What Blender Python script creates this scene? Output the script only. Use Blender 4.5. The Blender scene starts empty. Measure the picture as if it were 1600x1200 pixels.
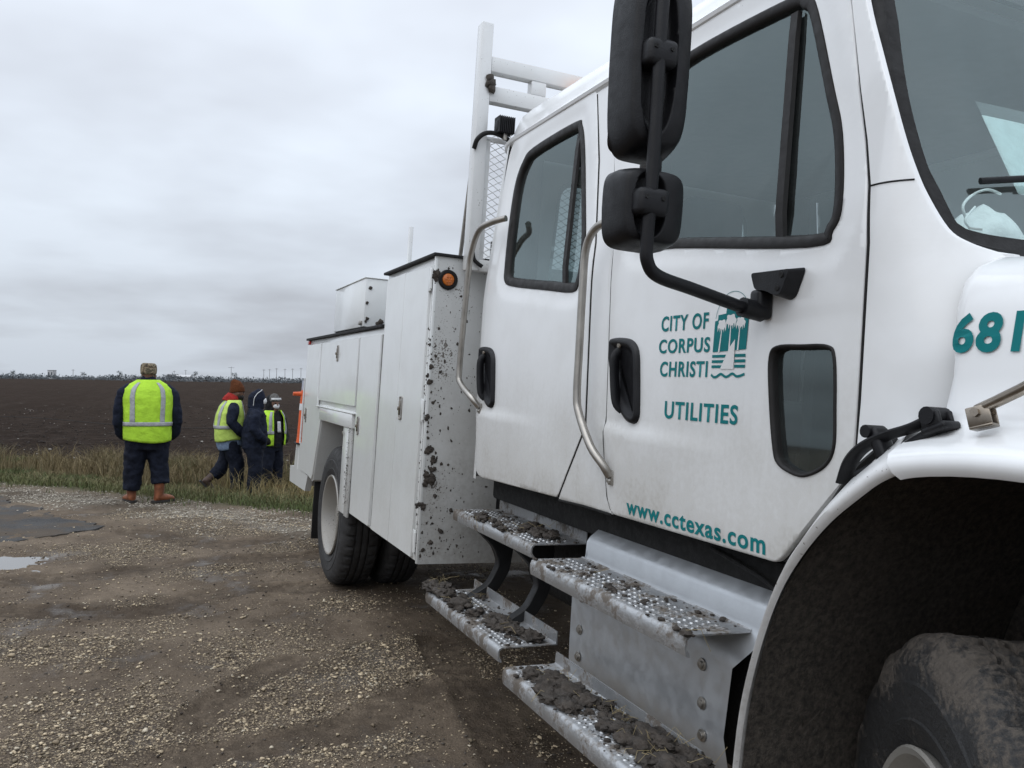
import bpy, bmesh, math, random
import numpy as np
from mathutils import Vector, Matrix, noise as mnoise
R = math.radians
random.seed(7)
RNG = np.random.default_rng(11)
scene = bpy.context.scene
COL = scene.collection

# ------------------------------------------------------------------ camera
CAM = Vector((0.0, -1.42, 1.55)); YAW = R(23.05); ROLL = R(0.9)
F0 = Vector((-math.cos(YAW), math.sin(YAW), 0)); R0 = Vector((math.sin(YAW), math.cos(YAW), 0)); UZ = Vector((0, 0, 1))
_u = math.cos(ROLL) * UZ - math.sin(ROLL) * R0
_r = math.cos(ROLL) * R0 + math.sin(ROLL) * UZ
cam = bpy.data.cameras.new('camera'); cam_o = bpy.data.objects.new('camera', cam); COL.objects.link(cam_o)
cam.sensor_width = 36.0; cam.lens = 36.0 * 1341.0 / 1600.0; cam.clip_start = 0.02; cam.clip_end = 6000
m = Matrix((( _r.x, _u.x, -F0.x, CAM.x), (_r.y, _u.y, -F0.y, CAM.y), (_r.z, _u.z, -F0.z, CAM.z), (0, 0, 0, 1)))
cam_o.matrix_world = m
scene.camera = cam_o

# ------------------------------------------------------------------ sky, sun, exposure
SUN_EL, SUN_AZ = R(52), R(-62)          # high soft sun behind the cloud, on the camera's side of the truck
world = bpy.data.worlds.new('World'); scene.world = world; world.use_nodes = True
wn, wl = world.node_tree.nodes, world.node_tree.links
wn.clear()
def wnode(t, **kw):
    n = wn.new(t)
    for k, v in kw.items(): setattr(n, k, v)
    return n
sky = wnode('ShaderNodeTexSky', sky_type='NISHITA', sun_disc=False)
sky.sun_elevation = SUN_EL; sky.sun_rotation = R(90) - SUN_AZ; sky.dust_density = 4.0
tc = wnode('ShaderNodeTexCoord')
sep = wnode('ShaderNodeSeparateXYZ'); wl.new(tc.outputs['Generated'], sep.inputs[0])
zc = wnode('ShaderNodeMath', operation='MAXIMUM'); wl.new(sep.outputs[2], zc.inputs[0]); zc.inputs[1].default_value = 0.0
# overcast luminance: (1 + 2 sin e) / 3
cie = wnode('ShaderNodeMath', operation='MULTIPLY_ADD'); wl.new(zc.outputs[0], cie.inputs[0]); cie.inputs[1].default_value = 0.86; cie.inputs[2].default_value = 0.43
# clouds laid on a flat layer overhead
den = wnode('ShaderNodeMath', operation='ADD'); wl.new(zc.outputs[0], den.inputs[0]); den.inputs[1].default_value = 0.16
dx = wnode('ShaderNodeMath', operation='DIVIDE'); wl.new(sep.outputs[0], dx.inputs[0]); wl.new(den.outputs[0], dx.inputs[1])
dy = wnode('ShaderNodeMath', operation='DIVIDE'); wl.new(sep.outputs[1], dy.inputs[0]); wl.new(den.outputs[0], dy.inputs[1])
cmb = wnode('ShaderNodeCombineXYZ'); wl.new(dx.outputs[0], cmb.inputs[0]); wl.new(dy.outputs[0], cmb.inputs[1])
cmb.inputs[2].default_value = 3.7
n1 = wnode('ShaderNodeTexNoise'); n1.inputs['Scale'].default_value = 0.62; n1.inputs['Detail'].default_value = 5; n1.inputs['Roughness'].default_value = 0.5
wl.new(cmb.outputs[0], n1.inputs['Vector'])
cr = wnode('ShaderNodeValToRGB'); wl.new(n1.outputs[0], cr.inputs[0])
cr.color_ramp.elements[0].position = 0.32; cr.color_ramp.elements[0].color = (0.80, 0.84, 0.93, 1)
cr.color_ramp.elements[1].position = 0.59; cr.color_ramp.elements[1].color = (1.30, 1.42, 1.58, 1)
mul = wnode('ShaderNodeMix', data_type='RGBA', blend_type='MULTIPLY'); mul.inputs[0].default_value = 1.0
wl.new(cr.outputs[0], mul.inputs[6]); wl.new(cie.outputs[0], mul.inputs[7])
skm = wnode('ShaderNodeMix', data_type='RGBA', blend_type='MULTIPLY'); skm.inputs[0].default_value = 1.0
wl.new(sky.outputs[0], skm.inputs[6]); skm.inputs[7].default_value = (0.10, 0.10, 0.10, 1)
mixs = wnode('ShaderNodeMix', data_type='RGBA'); mixs.inputs[0].default_value = 0.93
wl.new(skm.outputs[2], mixs.inputs[6]); wl.new(mul.outputs[2], mixs.inputs[7])
bg = wnode('ShaderNodeBackground'); bg.inputs[1].default_value = 1.0; wl.new(mixs.outputs[2], bg.inputs[0])
wo = wnode('ShaderNodeOutputWorld'); wl.new(bg.outputs[0], wo.inputs[0])

sl = bpy.data.lights.new('sun', 'SUN'); sl.energy = 0.6; sl.angle = R(70); sl.color = (1.0, 0.97, 0.93)
so = bpy.data.objects.new('sun', sl); COL.objects.link(so)
_d = Vector((math.cos(SUN_EL) * math.cos(SUN_AZ), math.cos(SUN_EL) * math.sin(SUN_AZ), math.sin(SUN_EL)))
so.rotation_euler = _d.to_track_quat('Z', 'Y').to_euler(); so.location = (4, -8, 12)
vs = scene.view_settings
vs.view_transform = 'Standard'; vs.look = 'None'; vs.gamma = 1.0; vs.exposure = 0.14; vs.use_curve_mapping = False

# ------------------------------------------------------------------ helpers: materials
def newmat(name):
    mt = bpy.data.materials.new(name); mt.use_nodes = True
    nt = mt.node_tree; b = nt.nodes['Principled BSDF']
    return mt, nt, b
def nd(nt, t, **kw):
    n = nt.nodes.new(t)
    for k, v in kw.items(): setattr(n, k, v)
    return n
def setin(nt, sock, v):
    if hasattr(v, 'is_output') or isinstance(v, bpy.types.NodeSocket): nt.links.new(v, sock)
    elif isinstance(v, (tuple, list)) and len(v) == 3 and sock.type == 'RGBA': sock.default_value = (*v, 1)
    else: sock.default_value = v
def objco(nt, scale=None):
    t = nd(nt, 'ShaderNodeTexCoord').outputs['Object']
    if scale is not None:
        mp = nd(nt, 'ShaderNodeMapping'); nt.links.new(t, mp.inputs[0]); mp.inputs['Scale'].default_value = scale
        return mp.outputs[0]
    return t
def noise(nt, vec, scale, detail=4, rough=.55):
    n = nd(nt, 'ShaderNodeTexNoise'); nt.links.new(vec, n.inputs['Vector'])
    n.inputs['Scale'].default_value = scale; n.inputs['Detail'].default_value = detail; n.inputs['Roughness'].default_value = rough
    return n.outputs[0]
def ramp(nt, fac, lo, hi, a=0.0, b=1.0):
    n = nd(nt, 'ShaderNodeMapRange'); n.clamp = True; n.interpolation_type = 'SMOOTHSTEP'
    setin(nt, n.inputs[0], fac); n.inputs[1].default_value = lo; n.inputs[2].default_value = hi
    n.inputs[3].default_value = a; n.inputs[4].default_value = b
    return n.outputs[0]
def mth(nt, op, a, b=0.0, c=None):
    n = nd(nt, 'ShaderNodeMath', operation=op); setin(nt, n.inputs[0], a); setin(nt, n.inputs[1], b)
    if c is not None: setin(nt, n.inputs[2], c)
    return n.outputs[0]
def mix(nt, fac, a, b, blend='MIX'):
    n = nd(nt, 'ShaderNodeMix', data_type='RGBA', blend_type=blend)
    setin(nt, n.inputs[0], fac); setin(nt, n.inputs[6], a); setin(nt, n.inputs[7], b)
    return n.outputs[2]
def bump(nt, b, h, strength=.3, dist=.01):
    n = nd(nt, 'ShaderNodeBump'); n.inputs['Strength'].default_value = strength; n.inputs['Distance'].default_value = dist
    setin(nt, n.inputs['Height'], h); nt.links.new(n.outputs[0], b.inputs['Normal'])
def plain(name, col, rough=.5, metal=0.0, var=.12, vscale=14, bmp=0.0, bscale=60, spec=.4, coat=0.0):
    mt, nt, b = newmat(name); co = objco(nt)
    nz = noise(nt, co, vscale)
    c = mix(nt, ramp(nt, nz, .3, .7), tuple(x * (1 - var) for x in col), tuple(min(1, x * (1 + var)) for x in col))
    nt.links.new(c, b.inputs['Base Color'])
    setin(nt, b.inputs['Roughness'], ramp(nt, noise(nt, co, vscale * 2.3), .3, .7, max(0.02, rough - .08), min(1, rough + .08)))
    b.inputs['Metallic'].default_value = metal; b.inputs['Specular IOR Level'].default_value = spec
    b.inputs['Coat Weight'].default_value = coat; b.inputs['Coat Roughness'].default_value = .08
    if bmp: bump(nt, b, noise(nt, co, bscale, 6), bmp, .01)
    return mt

def paint(name, base, dirt_lo, dirt_hi, dirt_shade_amt, spots=0.0, streak=True, dirt_shade_col=(.36, .335, .285), yfade=None):
    """white truck paint with a film of road dirt that thickens towards the sill (dirt has its own shape; on the body front the film also carries shade)"""
    mt, nt, b = newmat(name); co = objco(nt)
    sp = nd(nt, 'ShaderNodeSeparateXYZ'); nt.links.new(co, sp.inputs[0])
    g = ramp(nt, sp.outputs[2], dirt_lo, dirt_hi, 1.0, 0.0)
    big = ramp(nt, noise(nt, co, 2.6, 5), .25, .75, .55, 1.1)
    fine = ramp(nt, noise(nt, co, 55, 3), .3, .7, .82, 1.12)
    st = ramp(nt, noise(nt, objco(nt, (38, 38, 2.2)), 1.0, 3), .35, .75, .90, 1.07)
    d = mth(nt, 'MULTIPLY', mth(nt, 'MULTIPLY', g, big), mth(nt, 'MULTIPLY', fine, st if streak else 1.0))
    d = mth(nt, 'MULTIPLY', d, dirt_shade_amt)
    film = ramp(nt, noise(nt, co, 5.5, 6), .38, .72, 0.0, .10)
    d = mth(nt, 'ADD', d, film)
    nc = nd(nt, 'ShaderNodeMath', operation='MINIMUM'); nt.links.new(d, nc.inputs[0]); nc.inputs[1].default_value = .95
    c = mix(nt, nc.outputs[0], base, dirt_shade_col)
    # tiny bug / mud specks
    vo = nd(nt, 'ShaderNodeTexVoronoi'); nt.links.new(co, vo.inputs['Vector']); vo.inputs['Scale'].default_value = 26
    thr = noise(nt, co, 7, 2)
    sk = mth(nt, 'LESS_THAN', vo.outputs['Distance'], ramp(nt, thr, .52, .8, 0.0, .045 + spots * .22))
    c = mix(nt, mth(nt, 'MULTIPLY', sk, .75), c, (.07, .058, .048))
    if spots:
        for sc_, lo_, am_ in ((120, .675, .75), (60, .70, .7), (30, .73, .8)):
            thr2 = mth(nt, 'SUBTRACT', lo_ + .13 - .10 * spots, mth(nt, 'MULTIPLY', ramp(nt, noise(nt, co, 4.2, 3), .35, .75), .14 * spots))
            if yfade: thr2 = mth(nt, 'ADD', thr2, ramp(nt, sp.outputs[1], yfade[0], yfade[1], 0, .12))
            n3 = noise(nt, co, sc_, 2, .5)
            sk2 = mth(nt, 'GREATER_THAN', n3, thr2)
            c = mix(nt, mth(nt, 'MULTIPLY', sk2, am_), c, (.095, .080, .064))
    nt.links.new(c, b.inputs['Base Color'])
    setin(nt, b.inputs['Roughness'], mth(nt, 'MULTIPLY_ADD', nc.outputs[0], .4, .28))
    b.inputs['Coat Weight'].default_value = .5; setin(nt, b.inputs['Coat Roughness'], mth(nt, 'MULTIPLY_ADD', nc.outputs[0], .5, .06))
    bump(nt, b, noise(nt, co, 3.0, 3), .04, .02)
    return mt

def mud_mat(name, a=(.030, .024, .019), c2=(.076, .061, .049), wet=.55, nsc=24):
    mt, nt, b = newmat(name); co = objco(nt)
    n = noise(nt, co, nsc, 8, .72)
    c = mix(nt, ramp(nt, n, .3, .72), a, c2)
    nt.links.new(c, b.inputs['Base Color'])
    setin(nt, b.inputs['Roughness'], ramp(nt, noise(nt, co, 9), .3, .7, wet, .95))
    bump(nt, b, noise(nt, co, 70, 8, .7), .9, .012)
    return mt

def glass(name, tint, ior=1.75, dust=.05):
    mt, nt, b = newmat(name)
    nt.nodes.remove(b); out = nt.nodes['Material Output']
    tr = nd(nt, 'ShaderNodeBsdfTransparent'); tr.inputs[0].default_value = (*tint, 1)
    gl = nd(nt, 'ShaderNodeBsdfGlossy'); gl.inputs['Roughness'].default_value = .03; gl.inputs[0].default_value = (.80, .95, .95, 1)
    ge = nd(nt, 'ShaderNodeNewGeometry'); dt = nd(nt, 'ShaderNodeVectorMath', operation='DOT_PRODUCT'); nt.links.new(ge.outputs['Incoming'], dt.inputs[0]); nt.links.new(ge.outputs['Normal'], dt.inputs[1])
    f0 = ((ior - 1) / (ior + 1)) ** 2
    sch = mth(nt, 'MULTIPLY_ADD', mth(nt, 'POWER', mth(nt, 'SUBTRACT', 1.0, mth(nt, 'ABSOLUTE', dt.outputs['Value'])), 5.0), 1 - f0, f0)
    m1 = nd(nt, 'ShaderNodeMixShader'); nt.links.new(sch, m1.inputs[0]); nt.links.new(tr.outputs[0], m1.inputs[1]); nt.links.new(gl.outputs[0], m1.inputs[2])
    df = nd(nt, 'ShaderNodeBsdfDiffuse'); df.inputs[0].default_value = (.42, .45, .44, 1)
    dn = ramp(nt, noise(nt, objco(nt), 4, 6), .3, .8, dust * .3, dust * 1.6)
    m2 = nd(nt, 'ShaderNodeMixShader'); nt.links.new(dn, m2.inputs[0]); nt.links.new(m1.outputs[0], m2.inputs[1]); nt.links.new(df.outputs[0], m2.inputs[2])
    nt.links.new(m2.outputs[0], out.inputs[0])
    return mt

# ------------------------------------------------------------------ helpers: objects and meshes
def link(name, me, mat=None, parent=None):
    o = bpy.data.objects.new(name, me); COL.objects.link(o)
    if mat is not None and me is not None: me.materials.append(mat)
    if parent is not None: o.parent = parent
    return o
def tag(o, label=None, cat=None, group=None, kind=None):
    if label: o['label'] = label
    if cat: o['category'] = cat
    if group: o['group'] = group
    if kind: o['kind'] = kind
    return o
def empty(name, loc=(0, 0, 0), rot=(0, 0, 0), parent=None):
    o = bpy.data.objects.new(name, None); COL.objects.link(o); o.location = loc; o.rotation_euler = rot
    o.empty_display_size = .2
    if parent: o.parent = parent
    return o
def finish(name, bm, mat, parent=None, smooth=40, recalc=True):
    if recalc: bmesh.ops.recalc_face_normals(bm, faces=bm.faces)
    me = bpy.data.meshes.new(name); bm.to_mesh(me); bm.free()
    if smooth:
        me.polygons.foreach_set('use_smooth', [True] * len(me.polygons)); me.set_sharp_from_angle(angle=R(smooth))
    return link(name, me, mat, parent)
def np_mesh(name, V, Fc, mat, parent=None, smooth=False):
    me = bpy.data.meshes.new(name); me.from_pydata(V.tolist() if hasattr(V, 'tolist') else V, [], Fc.tolist() if hasattr(Fc, 'tolist') else Fc)
    if smooth: me.polygons.foreach_set('use_smooth', [True] * len(me.polygons))
    return link(name, me, mat, parent)
def fast_tris(name, V, T, mat, parent=None, attr=None):
    """big triangle mesh from numpy"""
    me = bpy.data.meshes.new(name)
    me.vertices.add(len(V)); me.vertices.foreach_set('co', V.astype(np.float32).ravel())
    me.loops.add(len(T) * 3); me.loops.foreach_set('vertex_index', T.astype(np.int32).ravel())
    me.polygons.add(len(T)); me.polygons.foreach_set('loop_start', np.arange(0, len(T) * 3, 3, dtype=np.int32))
    me.update(calc_edges=True)
    if attr is not None:
        for k, (typ, data) in attr.items():
            a = me.attributes.new(k, typ, 'POINT')
            a.data.foreach_set('color' if typ == 'FLOAT_COLOR' else 'value', data.astype(np.float32).ravel())
    return link(name, me, mat, parent)
def add_box(bm, lo, hi, bev=0.0, seg=2, rot=None, piv=None):
    c = [(a + b) / 2 for a, b in zip(lo, hi)]; s = [abs(b - a) for a, b in zip(lo, hi)]
    r = bmesh.ops.create_cube(bm, size=1.0, matrix=Matrix.Translation(c) @ Matrix.Diagonal((*s, 1)))
    vs_ = r['verts']
    if bev:
        es = list({e for v in vs_ for e in v.link_edges})
        rb = bmesh.ops.bevel(bm, geom=es, offset=min(bev, min(s) * .45), segments=seg, affect='EDGES', profile=.5)
        vs_ = list({v for f in rb['faces'] for v in f.verts} | {v for v in vs_ if v.is_valid})
    if rot is not None:
        bmesh.ops.rotate(bm, verts=[v for v in vs_ if v.is_valid], cent=piv or c, matrix=rot)
    return vs_
def box(name, lo, hi, mat, parent, bev=.004, seg=2, rot=None, piv=None):
    bm = bmesh.new(); add_box(bm, lo, hi, bev, seg, rot, piv)
    return finish(name, bm, mat, parent)
def frames(pts):
    P = [Vector(p) for p in pts]; T = []
    for i in range(len(P)):
        a = P[max(i - 1, 0)]; b = P[min(i + 1, len(P) - 1)]; T.append((b - a).normalized())
    ref = Vector((0, 0, 1)) if abs(T[0].z) < .9 else Vector((1, 0, 0))
    n = (ref - T[0] * ref.dot(T[0])).normalized(); out = []
    for t in T:
        n = (n - t * n.dot(t)).normalized(); out.append((n, t.cross(n)))
    return P, out
def add_tube(bm, pts, r, n=10, caps=True):
    P, fr = frames(pts); rings = []
    for i, p in enumerate(P):
        ri = r[i] if isinstance(r, (list, tuple)) else r
        ra, rb = ri if isinstance(ri, (list, tuple)) else (ri, ri)
        rings.append([bm.verts.new(p + fr[i][0] * math.cos(2 * math.pi * k / n) * ra + fr[i][1] * math.sin(2 * math.pi * k / n) * rb) for k in range(n)])
    for a, b in zip(rings, rings[1:]):
        for k in range(n): bm.faces.new((a[k], a[(k + 1) % n], b[(k + 1) % n], b[k]))
    if caps:
        bm.faces.new(rings[0][::-1]); bm.faces.new(rings[-1])
    return rings
def catmull(pts, n=8, closed=False):
    P = [Vector(p) for p in pts]; out = []; L = len(P)
    rng = range(L) if closed else range(L - 1)
    for i in rng:
        p0 = P[(i - 1) % L] if closed or i > 0 else P[0]; p1 = P[i]; p2 = P[(i + 1) % L]
        p3 = P[(i + 2) % L] if closed or i + 2 < L else P[-1]
        for k in range(n):
            t = k / n
            out.append(.5 * ((2 * p1) + (p2 - p0) * t + (2 * p0 - 5 * p1 + 4 * p2 - p3) * t * t + (3 * p1 - p0 - 3 * p2 + p3) * t ** 3))
    if not closed: out.append(P[-1])
    return out
def fillet(pts, r, seg=5):
    """round the corners of a closed 2D polygon"""
    out = []; L = len(pts)
    for i in range(L):
        a = Vector(pts[i - 1]); b = Vector(pts[i]); c = Vector(pts[(i + 1) % L])
        ri = r[i] if isinstance(r, (list, tuple)) else r
        d1 = (a - b); d2 = (c - b); l = min(ri, d1.length * .45, d2.length * .45)
        p1 = b + d1.normalized() * l; p2 = b + d2.normalized() * l
        if l < 1e-4: out.append(b); continue
        for k in range(seg + 1):
            t = k / seg; out.append((1 - t) ** 2 * p1 + 2 * t * (1 - t) * b + t * t * p2)
    return out
def tube(name, pts, r, mat, parent, n=10, smooth_n=0):
    bm = bmesh.new()
    if smooth_n:
        pts = catmull(pts, smooth_n)
    add_tube(bm, pts, r, n)
    return finish(name, bm, mat, parent)
def lathe(bm, prof, n=48, origin=(0, 0, 0), axis=(0, 1, 0), closed=True):
    """prof: list of (radius, axial)"""
    ax = Vector(axis).normalized(); ref = Vector((0, 0, 1)) if abs(ax.z) < .9 else Vector((1, 0, 0))
    u = (ref - ax * ref.dot(ax)).normalized(); w = ax.cross(u); o = Vector(origin)
    rings = []
    for r, a in prof:
        rings.append([bm.verts.new(o + ax * a + (u * math.cos(2 * math.pi * k / n) + w * math.sin(2 * math.pi * k / n)) * max(r, 1e-4)) for k in range(n)])
    for a, b in zip(rings, rings[1:]):
        for k in range(n): bm.faces.new((a[k], a[(k + 1) % n], b[(k + 1) % n], b[k]))
    return rings
def dense(lp, step):
    out = []
    for i in range(len(lp)):
        a = Vector((lp[i][0], lp[i][1])); b = Vector((lp[(i + 1) % len(lp)][0], lp[(i + 1) % len(lp)][1])); n = max(1, int((b - a).length / step + .5))
        out += [tuple(a.lerp(b, k / n)) for k in range(n)]
    return out
def panel(name, outline, holes, yf, mat, parent, thick=.014, res=.03, lip=.004):
    """sheet in the x-z plane with holes, laid on the surface y = yf(x, z) and given thickness inward (+y)"""
    bm = bmesh.new(); edges = []
    if res:
        outline = dense(outline, res * .8); holes = [dense(h_, res * .8) for h_ in holes]
    for loop in [outline] + holes:
        vs_ = [bm.verts.new((p[0], 0, p[1])) for p in loop]
        edges += [bm.edges.new((vs_[i], vs_[(i + 1) % len(vs_)])) for i in range(len(vs_))]
    bmesh.ops.triangle_fill(bm, use_beauty=True, use_dissolve=False, edges=edges)
    for f in bm.faces:
        f.normal_update()
        if f.normal.y > 0: f.normal_flip()
    xs = [p[0] for p in outline]; zs = [p[1] for p in outline]
    if res:
        x = min(xs) + res * .5
        while x < max(xs):
            bmesh.ops.bisect_plane(bm, geom=bm.verts[:] + bm.edges[:] + bm.faces[:], plane_co=(x, 0, 0), plane_no=(1, 0, 0), dist=1e-5); x += res
        z = min(zs) + res * .5
        while z < max(zs):
            bmesh.ops.bisect_plane(bm, geom=bm.verts[:] + bm.edges[:] + bm.faces[:], plane_co=(0, 0, z), plane_no=(0, 0, 1), dist=1e-5); z += res
    # rolled edge
    be = [e for e in bm.edges if len(e.link_faces) == 1]
    nrm = {}
    for e in be:
        f = e.link_faces[0]; c = f.calc_center_median(); a, b = e.verts; mid = (a.co + b.co) / 2
        t = (b.co - a.co).normalized(); o = (mid - c); o = o - t * o.dot(t); o.y = 0
        if o.length > 1e-9: o.normalize()
        for v in (a, b): nrm[v] = nrm.get(v, Vector((0, 0, 0))) + o
    for v in bm.verts: v.co.y = yf(v.co.x, v.co.z)
    r1 = bmesh.ops.extrude_edge_only(bm, edges=be)
    nv = [g for g in r1['geom'] if isinstance(g, bmesh.types.BMVert)]; ne = [g for g in r1['geom'] if isinstance(g, bmesh.types.BMEdge)]
    from mathutils.kdtree import KDTree
    keys = list(nrm.keys()); kd = KDTree(len(keys))
    for i, k in enumerate(keys): kd.insert(k.co, i)
    kd.balance()
    for v in nv:
        o = nrm[keys[kd.find(v.co)[1]]]
        if o.length > 1e-6: o = o.normalized()
        v.co += o * lip * .7 + Vector((0, lip, 0))
    ne = [e for e in ne if e.verts[0] in set(nv) and e.verts[1] in set(nv)]
    r2 = bmesh.ops.extrude_edge_only(bm, edges=ne)
    for g in r2['geom']:
        if isinstance(g, bmesh.types.BMVert): g.co.y += thick
    return finish(name, bm, mat, parent, smooth=55, recalc=False)
def ring(name, outer, inner, yf, mat, parent, proud=.008, depth=.03):
    """rubber seal between two closed loops with equal counts"""
    bm = bmesh.new(); n = len(outer); rows = []
    prof = [(0, .006), (.06, -proud * .45), (.22, -proud * .6), (.5, -proud * .5), (.8, 0), (.92, .006), (1.0, .014), (1.0, depth)]
    for t, dy_ in prof:
        rows.append([bm.verts.new((o[0] * (1 - t) + i[0] * t, yf(o[0] * (1 - t) + i[0] * t, o[1] * (1 - t) + i[1] * t) + dy_, o[1] * (1 - t) + i[1] * t)) for o, i in zip(outer, inner)])
    for a, b in zip(rows, rows[1:]):
        for k in range(n): bm.faces.new((a[k], a[(k + 1) % n], b[(k + 1) % n], b[k]))
    return finish(name, bm, mat, parent, smooth=60)
def inset(loop, d):
    n = len(loop); out = []
    area = sum(loop[i][0] * loop[(i + 1) % n][1] - loop[(i + 1) % n][0] * loop[i][1] for i in range(n))
    sg = 1 if area > 0 else -1
    for i in range(n):
        a = Vector(loop[i - 1]); b = Vector(loop[(i + 1) % n]); t = (b - a).normalized()
        out.append(Vector(loop[i]) + Vector((-t.y, t.x)) * d * sg)
    return out
def loft(name, rows, mat, parent, smooth=40, closed=False, cap=False):
    bm = bmesh.new(); rr = [[bm.verts.new(p) for p in row] for row in rows]
    n = len(rows[0])
    for a, b in zip(rr, rr[1:]):
        for k in range(n if closed else n - 1): bm.faces.new((a[k], a[(k + 1) % n], b[(k + 1) % n], b[k]))
    if cap and closed:
        bm.faces.new(rr[0][::-1]); bm.faces.new(rr[-1])
    return finish(name, bm, mat, parent, smooth=smooth)
_fontc = [0]
def text_mesh(name, s, x0, x1, z0, z1, yf, mat, parent, bold=.018, space=1.12):
    cu = bpy.data.curves.new('t', 'FONT'); cu.body = s; cu.size = 1; cu.offset = bold; cu.resolution_u = 4; cu.space_character = space
    to = bpy.data.objects.new('t', cu); COL.objects.link(to)
    bpy.context.view_layer.update()
    me = bpy.data.meshes.new_from_object(to.evaluated_get(bpy.context.evaluated_depsgraph_get()))
    bpy.data.objects.remove(to); bpy.data.curves.remove(cu)
    co = np.zeros(len(me.vertices) * 3, np.float32); me.vertices.foreach_get('co', co); co = co.reshape(-1, 3)
    mn, mx = co.min(0), co.max(0)
    X = x0 + (co[:, 0] - mn[0]) / (mx[0] - mn[0]) * (x1 - x0); Z = z0 + (co[:, 1] - mn[1]) / (mx[1] - mn[1]) * (z1 - z0)
    Y = np.array([yf(a, b) - .0016 for a, b in zip(X, Z)])
    me.vertices.foreach_set('co', np.stack([X, Y, Z], 1).astype(np.float32).ravel()); me.name = name
    return link(name, me, mat, parent)
def lump(bm, c, r, seed=0, flat=(1, 1, 1), sub=2, amp=.35):
    rs = bmesh.ops.create_icosphere(bm, subdivisions=sub, radius=1.0)
    off = Vector((seed * 3.1, seed * 1.7, seed * .9))
    for v in rs['verts']:
        d = v.co.normalized(); k = 1 + amp * mnoise.noise(d * 1.7 + off) + amp * .7 * mnoise.noise(d * 4.5 + off) + (amp * .55 * mnoise.noise(d * 11 + off) if sub > 2 else 0)
        v.co = Vector(c) + Vector((d.x * flat[0], d.y * flat[1], d.z * flat[2])) * r * k

# value noise for terrain
_lat = RNG.random((256, 256))
def vnoise(x, y):
    xi = np.floor(x).astype(int); yi = np.floor(y).astype(int); fx = x - xi; fy = y - yi
    fx = fx * fx * (3 - 2 * fx); fy = fy * fy * (3 - 2 * fy)
    a = _lat[xi & 255, yi & 255]; b = _lat[(xi + 1) & 255, yi & 255]; c = _lat[xi & 255, (yi + 1) & 255]; d = _lat[(xi + 1) & 255, (yi + 1) & 255]
    return (a * (1 - fx) + b * fx) * (1 - fy) + (c * (1 - fx) + d * fx) * fy
def fbm(x, y, o=4):
    s = 0; a = .5; t = 0
    for i in range(o):
        s = s + a * vnoise(x * 2 ** i + 17.3 * i, y * 2 ** i + 5.1 * i); t += a; a *= .5
    return s / t
def sst(a, b, x):
    t = np.clip((x - a) / (b - a), 0, 1); return t * t * (3 - 2 * t)

# ================================================================== SETTING
EA = np.array([-14.3, -3.35]); EN = np.array([-.670, .742])      # edge where gravel gives way to the grass verge
TRACKS = [([(-3.76, -1.4), (-3.74, -.92), (-3.85, -.51), (-4.14, -.15)], .15), ([(-4.10, -1.22), (-4.46, -.99), (-4.8, -.70)], .12),
          ([(-4.9, .2), (-4.68, .16), (-3.87, .09), (-3.23, -.02)], .13), ([(-7.67, .1), (-7.66, -.95), (-7.43, -1.76), (-7.54, -3.2)], .2),
          ([(-6.99, -3.2), (-6.15, -1.51), (-6.51, -.97), (-6.47, .1)], .17), ([(-9.4, -1.5), (-8.49, -.73), (-8.77, .3)], .2)]
TRK = []
for pts, w in TRACKS:
    c = catmull([(a, b, 0) for a, b in pts], 10); TRK.append((np.array([[p.x, p.y] for p in c]), w))
BLOBS = [(-4.26, -1.61, .38), (-3.89, -1.45, .3), (-6.25, -1.32, .42), (-5.58, -1.57, .3), (-6.35, -2.1, .4), (-5.41, -1.9, .3), (-4.52, -.89, .22),
         (-4.15, -.78, .22), (-4.97, -.94, .22), (-4.97, -.26, .28), (-4.36, -.2, .2), (-7.35, -.75, .4), (-8.68, -1.2, .4), (-3.6, -.8, .16),
         (-5.77, -2.2, .3), (-5.9, -.15, .25), (-3.63, -.36, .22), (-3.4, .1, .25), (-5.5, .0, .2), (-9.3, -.5, .4), (-8.2, -.2, .3), (-3.3, -1.5, .3), (-9.9, -1.0, .4)]
def trackmask(x, y):
    h = np.zeros_like(x); mk = np.zeros_like(x)
    for P, w in TRK:
        sel = (x > P[:, 0].min() - .5) & (x < P[:, 0].max() + .5) & (y > P[:, 1].min() - .5) & (y < P[:, 1].max() + .5)
        if not sel.any(): continue
        q = np.stack([x[sel], y[sel]], -1); best = np.full(len(q), 9.); sv = np.zeros(len(q))
        for a, b in zip(P[:-1], P[1:]):
            d = b - a; L2 = d @ d
            t = np.clip(((q - a) @ d) / L2, 0, 1); v = q - (a + t[:, None] * d); dist = np.hypot(v[:, 0], v[:, 1])
            sg = np.sign(v[:, 0] * d[1] - v[:, 1] * d[0]); up = dist < best
            best = np.where(up, dist, best); sv = np.where(up, sg * dist, sv)
        inn = 1 - sst(w * .8, w * 1.05, best)
        rim = np.exp(-((best - w * 1.1) / .04) ** 2)
        brk = sst(.25, .6, vnoise(x[sel] * 3.1, y[sel] * 3.1)); h[sel] += -.012 * inn + .014 * rim * brk + .0075 * inn * brk * np.sin(sv * 2 * math.pi / .058)
        mk[sel] = np.maximum(mk[sel], inn)
    return h, mk
def edge_s(x, y): return (x - EA[0]) * EN[0] + (y - EA[1]) * EN[1] + .22 * (fbm(x * .9, y * .9, 2) - .5)
def base_h(x, y):
    s = edge_s(x, y)
    z = -.105 * np.clip(s, 0, 3.0)
    lean = -.048 * np.clip(y - .05, 0, 2.6) * sst(-10.0, -8.4, x) * (1 - sst(3, 6, x))
    return z + lean
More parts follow.
